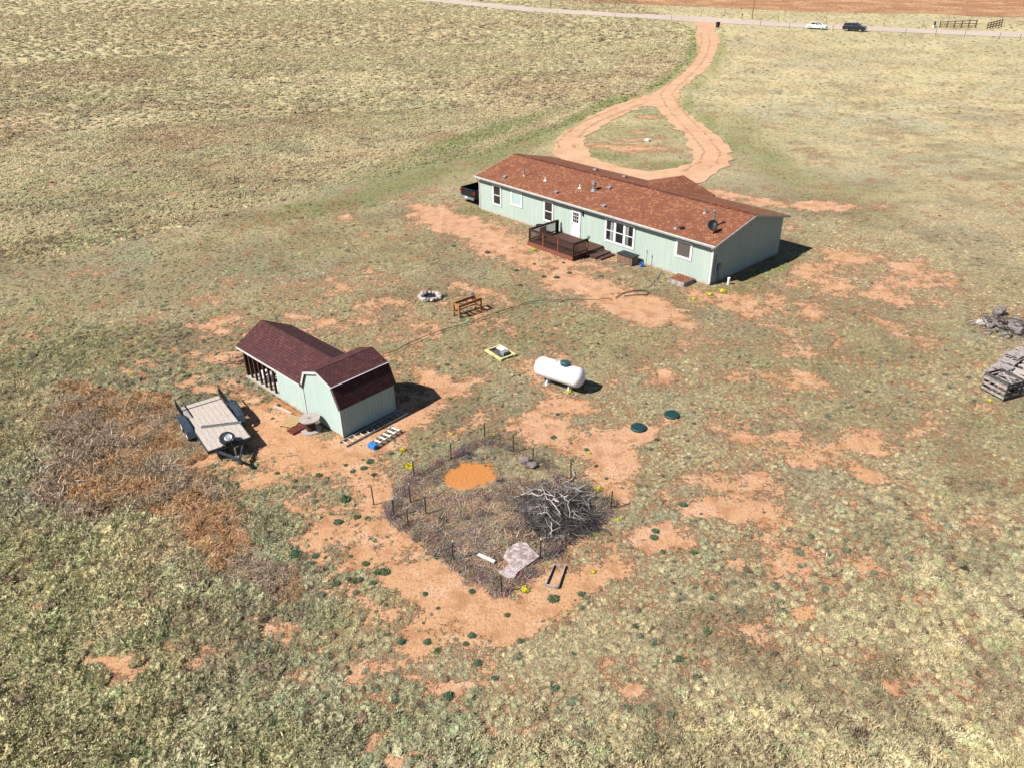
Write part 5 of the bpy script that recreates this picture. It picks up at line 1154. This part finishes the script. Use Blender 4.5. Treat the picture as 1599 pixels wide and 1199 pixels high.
# ------------------------------------------------------------------ along the road
bn_ = thing('wheeled_bin', (*G(1120.5, 44)[:2], .05), R(20), 'black wheeled rubbish bin at the mouth of the drive', 'rubbish bin')
MB().add([(-.28, -.3, .1), (.28, -.3, .1), (.28, .3, .1), (-.28, .3, .1), (-.36, -.38, 1.15), (.36, -.38, 1.15), (.36, .38, 1.15), (-.36, .38, 1.15)], [(0, 3, 2, 1), (4, 5, 6, 7), (0, 1, 5, 4), (1, 2, 6, 5), (2, 3, 7, 6), (3, 0, 4, 7)]).build('bin_body', 'black', bn_, bevel=.02)
MB().box(-.4, .4, -.42, .42, 1.16, 1.22).tube([(-.35, .46, 1.12), (.35, .46, 1.12)], .03, 6).build('lid', 'black', bn_, bevel=.02)
for s in (-1, 1): MB().lathe([(0, s*.0), (.13, 0), (.13, s*.06), (0, s*.06)], (s*.3, .26, .13), 'x', 12).build('wheel', 'rubber', bn_)
mbx = thing('mailbox', (*G(1158.3, 31)[:2], 0), R(-20), 'dark mailbox on a wooden post across the road', 'mailbox')
MB().box(-.06, .06, -.06, .06, 0, 1.05).build('post', 'greywood', mbx)
bxp = [(-.17, 1.06), (.17, 1.06), (.17, 1.26), (.12, 1.36), (0, 1.4), (-.12, 1.36), (-.17, 1.26)]; MB().prism_y(bxp, -.3, .3).build('box', 'black', mbx); MB().box(.175, .19, -.05, .0, 1.15, 1.4).build('flag', 'red_lens', mbx)
def pole(px, py, h, lean, label, wire=True, r0=.17):
    t = thing('utility_pole', (*G(px, py)[:2], 0), ryaw, label, 'utility pole', None)
    MB().tube([(0, 0, -.2), (lean*h*.5, 0, h*.5), (lean*h, 0, h)], [r0, r0*.85, r0*.65], 10).build('shaft', 'polewood', t)
    MB().bar((lean*h-.1, -1.2, h-.6), (lean*h-.1, 1.2, h-.6), .12, .12).build('cross_arm', 'polewood', t)
    for s in (-1.1, 0.3, 1.1): MB().lathe([(0, .16), (.05, .14), (.06, 0)], (lean*h-.1, s, h-.53), n=8).build('insulator', 'greyplastic', t)
M['polewood'] = mat('brown_pole_wood', (.34, .19, .10), (.25, .14, .08), 3, .9)
pole(1174, 30.5, 9.5, .01, 'brown utility pole on the far side of the road near the mailbox')
pole(860, 11, 9.5, 0, 'distant brown utility pole beyond the road left of the drive')
t = thing('short_post', (*G(960, 15)[:2], 0), 0, 'short thick wooden post beyond the road left of the drive', 'post')
MB().cyl((0, 0), .15, -.1, 1.5, 8).build('shaft', 'polewood', t); MB().cyl((0, 0), .17, 1.5, 1.56, 8).build('cap', 'darkwood', t)
rv = Vector((rd.x, rd.y, 0))
def rail_fence(name, p, q, h0, h1, n, label):
    p = Vector(p); q = Vector(q); d = q-p; t = thing(name, (p.x, p.y, 0), math.atan2(d.y, d.x), label, 'fence', None); L = d.length
    for i in range(n): x_ = L*i/(n-1); h = h0+(h1-h0)*i/(n-1); MB().box(x_-.1, x_+.1, -.1, .1, -.1, h+.12).build('post', 'railwood', t)
    for k in (.28, .62, 1): MB().bar((0, -.12, h0*k), (L, -.12, h1*k), .05, .16).build('rail', 'railwood', t)
M['railwood'] = mat('brown_rail_wood', (.16, .085, .05), (.10, .055, .035), 4, .9)
M['railgrey'] = M['darkwood']
ga, gb = G(1467, 44), G(1523, 44.3)
rail_fence('rail_fence', ga, gb, 1.25, 1.6, 6, 'brown wooden rail fence across the road at right, the longer one')
ga, gb = G(1541, 46.2), G(1563, 42)
rail_fence('rail_fence', ga, gb, 1.3, 1.5, 6, 'dark weathered rail fence across the road, farther right of the brown one')
t = thing('utility_box', (*G(1458.5, 43.5)[:2], 0), .4, 'small blue and white utility box left of the brown rail fence', 'utility box')
MB().box(-.45, .45, -.3, .3, 0, .45).build('base', 'white', t, bevel=.03); MB().box(-.2, .2, -.12, .12, .45, 1.3).build('panel', 'bluesteel', t)
# thin roadside posts, near verge
nn = 0
for px, py in ((760, 18.5), (870, 25), (960, 30), (1048, 34.5), (1187, 42.5), (1232, 45), (1300, 49), (1413, 56), (1460, 58), (1506, 58), (1560, 62), (1592, 64)):
    p = G(px, py); nn += 1
    o = MB().bar((0, 0, -.1), (0, 0, 1.35), .07, .05).bar((-.04, 0, 1.0), (.04, 0, 1.0), .03, .03).build('roadside_post', 'post'); o.location = (p.x, p.y, 0)
    tag(o, '%s from the left of the thin posts along the near side of the road' % ORD[nn-1], 'fence post', 'thin posts along the near side of the road')
for nn, (px, py) in enumerate(((905, 16.5), (990, 21), (1095, 27), (1126, 29), (1215, 34), (1290, 38), (1380, 42), (1440, 44))):
    p = G(px, py); o = MB().bar((0, 0, -.1), (0, 0, 1.3), .07, .06).bar((-.04, 0, 1.0), (.04, 0, 1.0), .03, .03).build('roadside_post', 'post'); o.location = (p.x, p.y, 0)
    tag(o, '%s from the left of the thin posts along the far side of the road' % ORD[nn], 'fence post', 'thin posts along the far side of the road')

# ------------------------------------------------------------------ shrubs one can count
DG = plant_mat('dark_shrub_leaves', col=(.07, .11, .045)); BG = plant_mat('blue_green_leaves', col=(.065, .12, .07)); YG = plant_mat('yellow_flowers', col=(.60, .50, .02)); YL = plant_mat('yellow_bush_leaves', col=(.22, .26, .05))
SHR = [blades('shrub', 230, 400+i, bl=(.16, .36), bw=.07, h=1.0, core=.9, m=(BG if i % 2 else DG), lobes=9, curl=.15) for i in range(4)]
YF = [blades('blossom', 130, 420+i, bl=(.12, .25), bw=.1, h=1.0, core=.95, m=YG, lobes=7, curl=.1) for i in range(2)]
YB = [blades('leaves', 120, 430+i, bl=(.2, .4), bw=.06, h=.9, core=.8, m=YL, lobes=6) for i in range(2)]
CL = {
 "between the shed and the pen": [(498, 742, .17), (578, 721, .2), (568, 731, .17), (551, 736, .14), (584, 741, .15), (611, 708, .13), (540, 726, .11), (528, 815, .2), (558, 807, .16), (574, 809, .13), (480, 760, .12)],
 "left of the pen's lower side": [(493, 869, .15), (571, 880, .16), (590, 893, .17), (583, 910, .15), (563, 905, .14), (554, 906, .17), (525, 911, .17), (463, 918, .15), (475, 920, .13), (377, 791, .17), (548, 868, .1)],
 "on bare soil nearest the pen": [(664, 927, .12), (737, 923, .14), (684, 949, .09), (792, 960, .12), (908, 927, .15), (718, 891, .13), (682, 869, .15), (956, 909, .08), (920, 941, .11)],
 "in the foreground": [(627, 1002, .16), (667, 1002, .15), (682, 1016, .14), (737, 992, .15), (727, 1005, .12), (746, 1035, .17), (812, 1001, .13), (772, 1059, .12), (700, 1087, .2), (740, 1089, .12), (867, 1074, .13), (850, 1106, .1), (790, 1162, .14), (767, 1172, .14), (906, 1161, .14), (655, 1185, .15), (585, 997, .11), (606, 991, .12), (545, 1050, .11), (896, 1021, .1)],
 "in grass at lower right": [(1105, 986, .16), (992, 977, .13), (1112, 934, .13), (1029, 1031, .08), (1084, 917, .1), (1057, 1031, .07), (1114, 860, .09)],
 "right of the pen": [(1067, 788, .19), (1024, 829, .17), (1021, 839, .18), (1035, 861, .12), (1061, 856, .08), (1084, 862, .16), (1026, 686, .15), (931, 727, .11), (864, 683, .16), (894, 719, .13), (916, 702, .13), (947, 747, .1), (1095, 802, .08), (880, 755, .0)],
 "behind the trailer": [(241, 645, .2), (199, 604, .2), (241, 611, .18), (255, 615, .16), (292, 618, .17), (291, 589, .22), (264, 607, .15), (300, 640, .15), (338, 590, .12), (372, 597, .14), (435, 633, .15)],
 "before the house": [(761, 395, .22), (806, 423, .2), (869, 434, .22), (889, 427, .2), (849, 433, .2), (708, 385, .2), (938, 433, .2), (812, 447, .2), (834, 413, .15), (880, 411, .15), (1080, 440, .3)],
}
def shrub(px, py, s, label, group, i):
    p = G(px, py); o = bpy.data.objects.new('shrub', SHR[i % 4]); C.objects.link(o); o.location = (p.x, p.y, -.01); o.rotation_euler.z = i*1.7; o.scale = (s*.95, s*.9, s*.66); tag(o, label, 'shrub', group)
ii = 0
for cl, lst in CL.items():
    for k_, (px, py, s) in enumerate(sorted(q for q in lst if q[2] > 0)):
        ii += 1; shrub(px, py, s, '%s from the left of the dark green shrubs %s' % (ORD[k_], cl), 'dark green shrubs '+cl, ii)
for px, py, s, lb in ((539, 780, .26, 'large round green shrub on bare soil left of the pen, the largest on this side'), (461, 866, .27, 'large round teal green shrub below the brown weeds, left of the others'), (864, 935, .22, 'round blue green shrub alone on bare soil right of the board frame'), (224, 641, .28, 'wide dark green shrub behind the left wheels of the trailer'), (601, 893, .22, 'bright green rounded shrub beside the lower left side of the pen')):
    ii += 1; shrub(px, py, s, lb, None, ii)
YP = [(640, 730, .30, 'largest yellow flowering bush, beside a pen post'), (629, 703, .20, 'round yellow bush between the pen and the step ladder'), (705, 678, .13, 'small yellow bush beyond the far left side of the pen'), (772, 680, .15, 'small yellow bush just beyond the far corner post of the pen'),
      (820, 921, .20, 'yellow green bush outside the near corner of the pen'), (934, 765, .22, 'golden yellow bush right of the brush pile'), (964, 812, .15, 'small yellow bush below the right corner post of the pen'), (926, 893, .13, 'small golden bush right of the board frame'),
      (888, 612, .22, 'yellow green bush at the foot of the propane tank'), (207, 584, .18, 'yellow bush in the grass far left of the shed'), (137, 571, .16, 'yellow bush in the grass farthest left'), (1128, 457, .30, 'golden bush beside the house corner with the downspout'),
      (1107, 461, .24, 'smaller golden bush left of the golden bush at the house corner'), (1083, 469, .2, 'yellow green bush in front of the low platform'), (834, 391, .26, 'yellow bush at the left front corner of the deck'), (1545, 626, .15, 'small yellow bush at the foot of the slatted crate at the right edge'), (920, 707, .12, 'small yellow bush on the pink bare soil right of the pen')]
for k, (px, py, s, lb) in enumerate(YP):
    p = G(px, py); t = thing('yellow_bush', (p.x, p.y, 0), k*1.3, lb, 'bush', 'yellow flowering bushes'); t.scale = (s*.88, s*.82, s*.8)
    o = bpy.data.objects.new('foliage', YB[k % 2]); C.objects.link(o); o.parent = t; o.scale = (1, 1, .85); o = bpy.data.objects.new('blossom', YF[k % 2]); C.objects.link(o); o.parent = t; o.scale = (.85, .85, 1.0); o.location = (0, 0, .1)

# tall dead weeds along the pen fence, dark to suggest the wire's shadow band
pp = []; ps = []; pc = []
for i in range(len(PEN)):
    p, q = Vector(PEN[i]), Vector(PEN[(i+1) % len(PEN)]); L = (q-p).length
    dens = 12 if i in (0, 1, 2, 3, 12, 13, 14) else 4.5
    for k in range(int(L*dens)):
        u = r.random(); pt = p.lerp(q, u)+Vector((r.gauss(0, .16), r.gauss(0, .16))); pp.append((pt.x, pt.y, 0)); ps.append(r.uniform(.16, .34)); c = r.choice([(.13, .10, .095), (.2, .15, .13), (.30, .21, .15), (.17, .12, .09)]); pc.append([w*r.uniform(.8, 1.2) for w in c])
scatter('fence_line_weeds', 'dead', np.array(pp), np.array(ps), np.array(pc), 'dark dead weeds heaped along the wire fence of the pen', 'dry weeds')
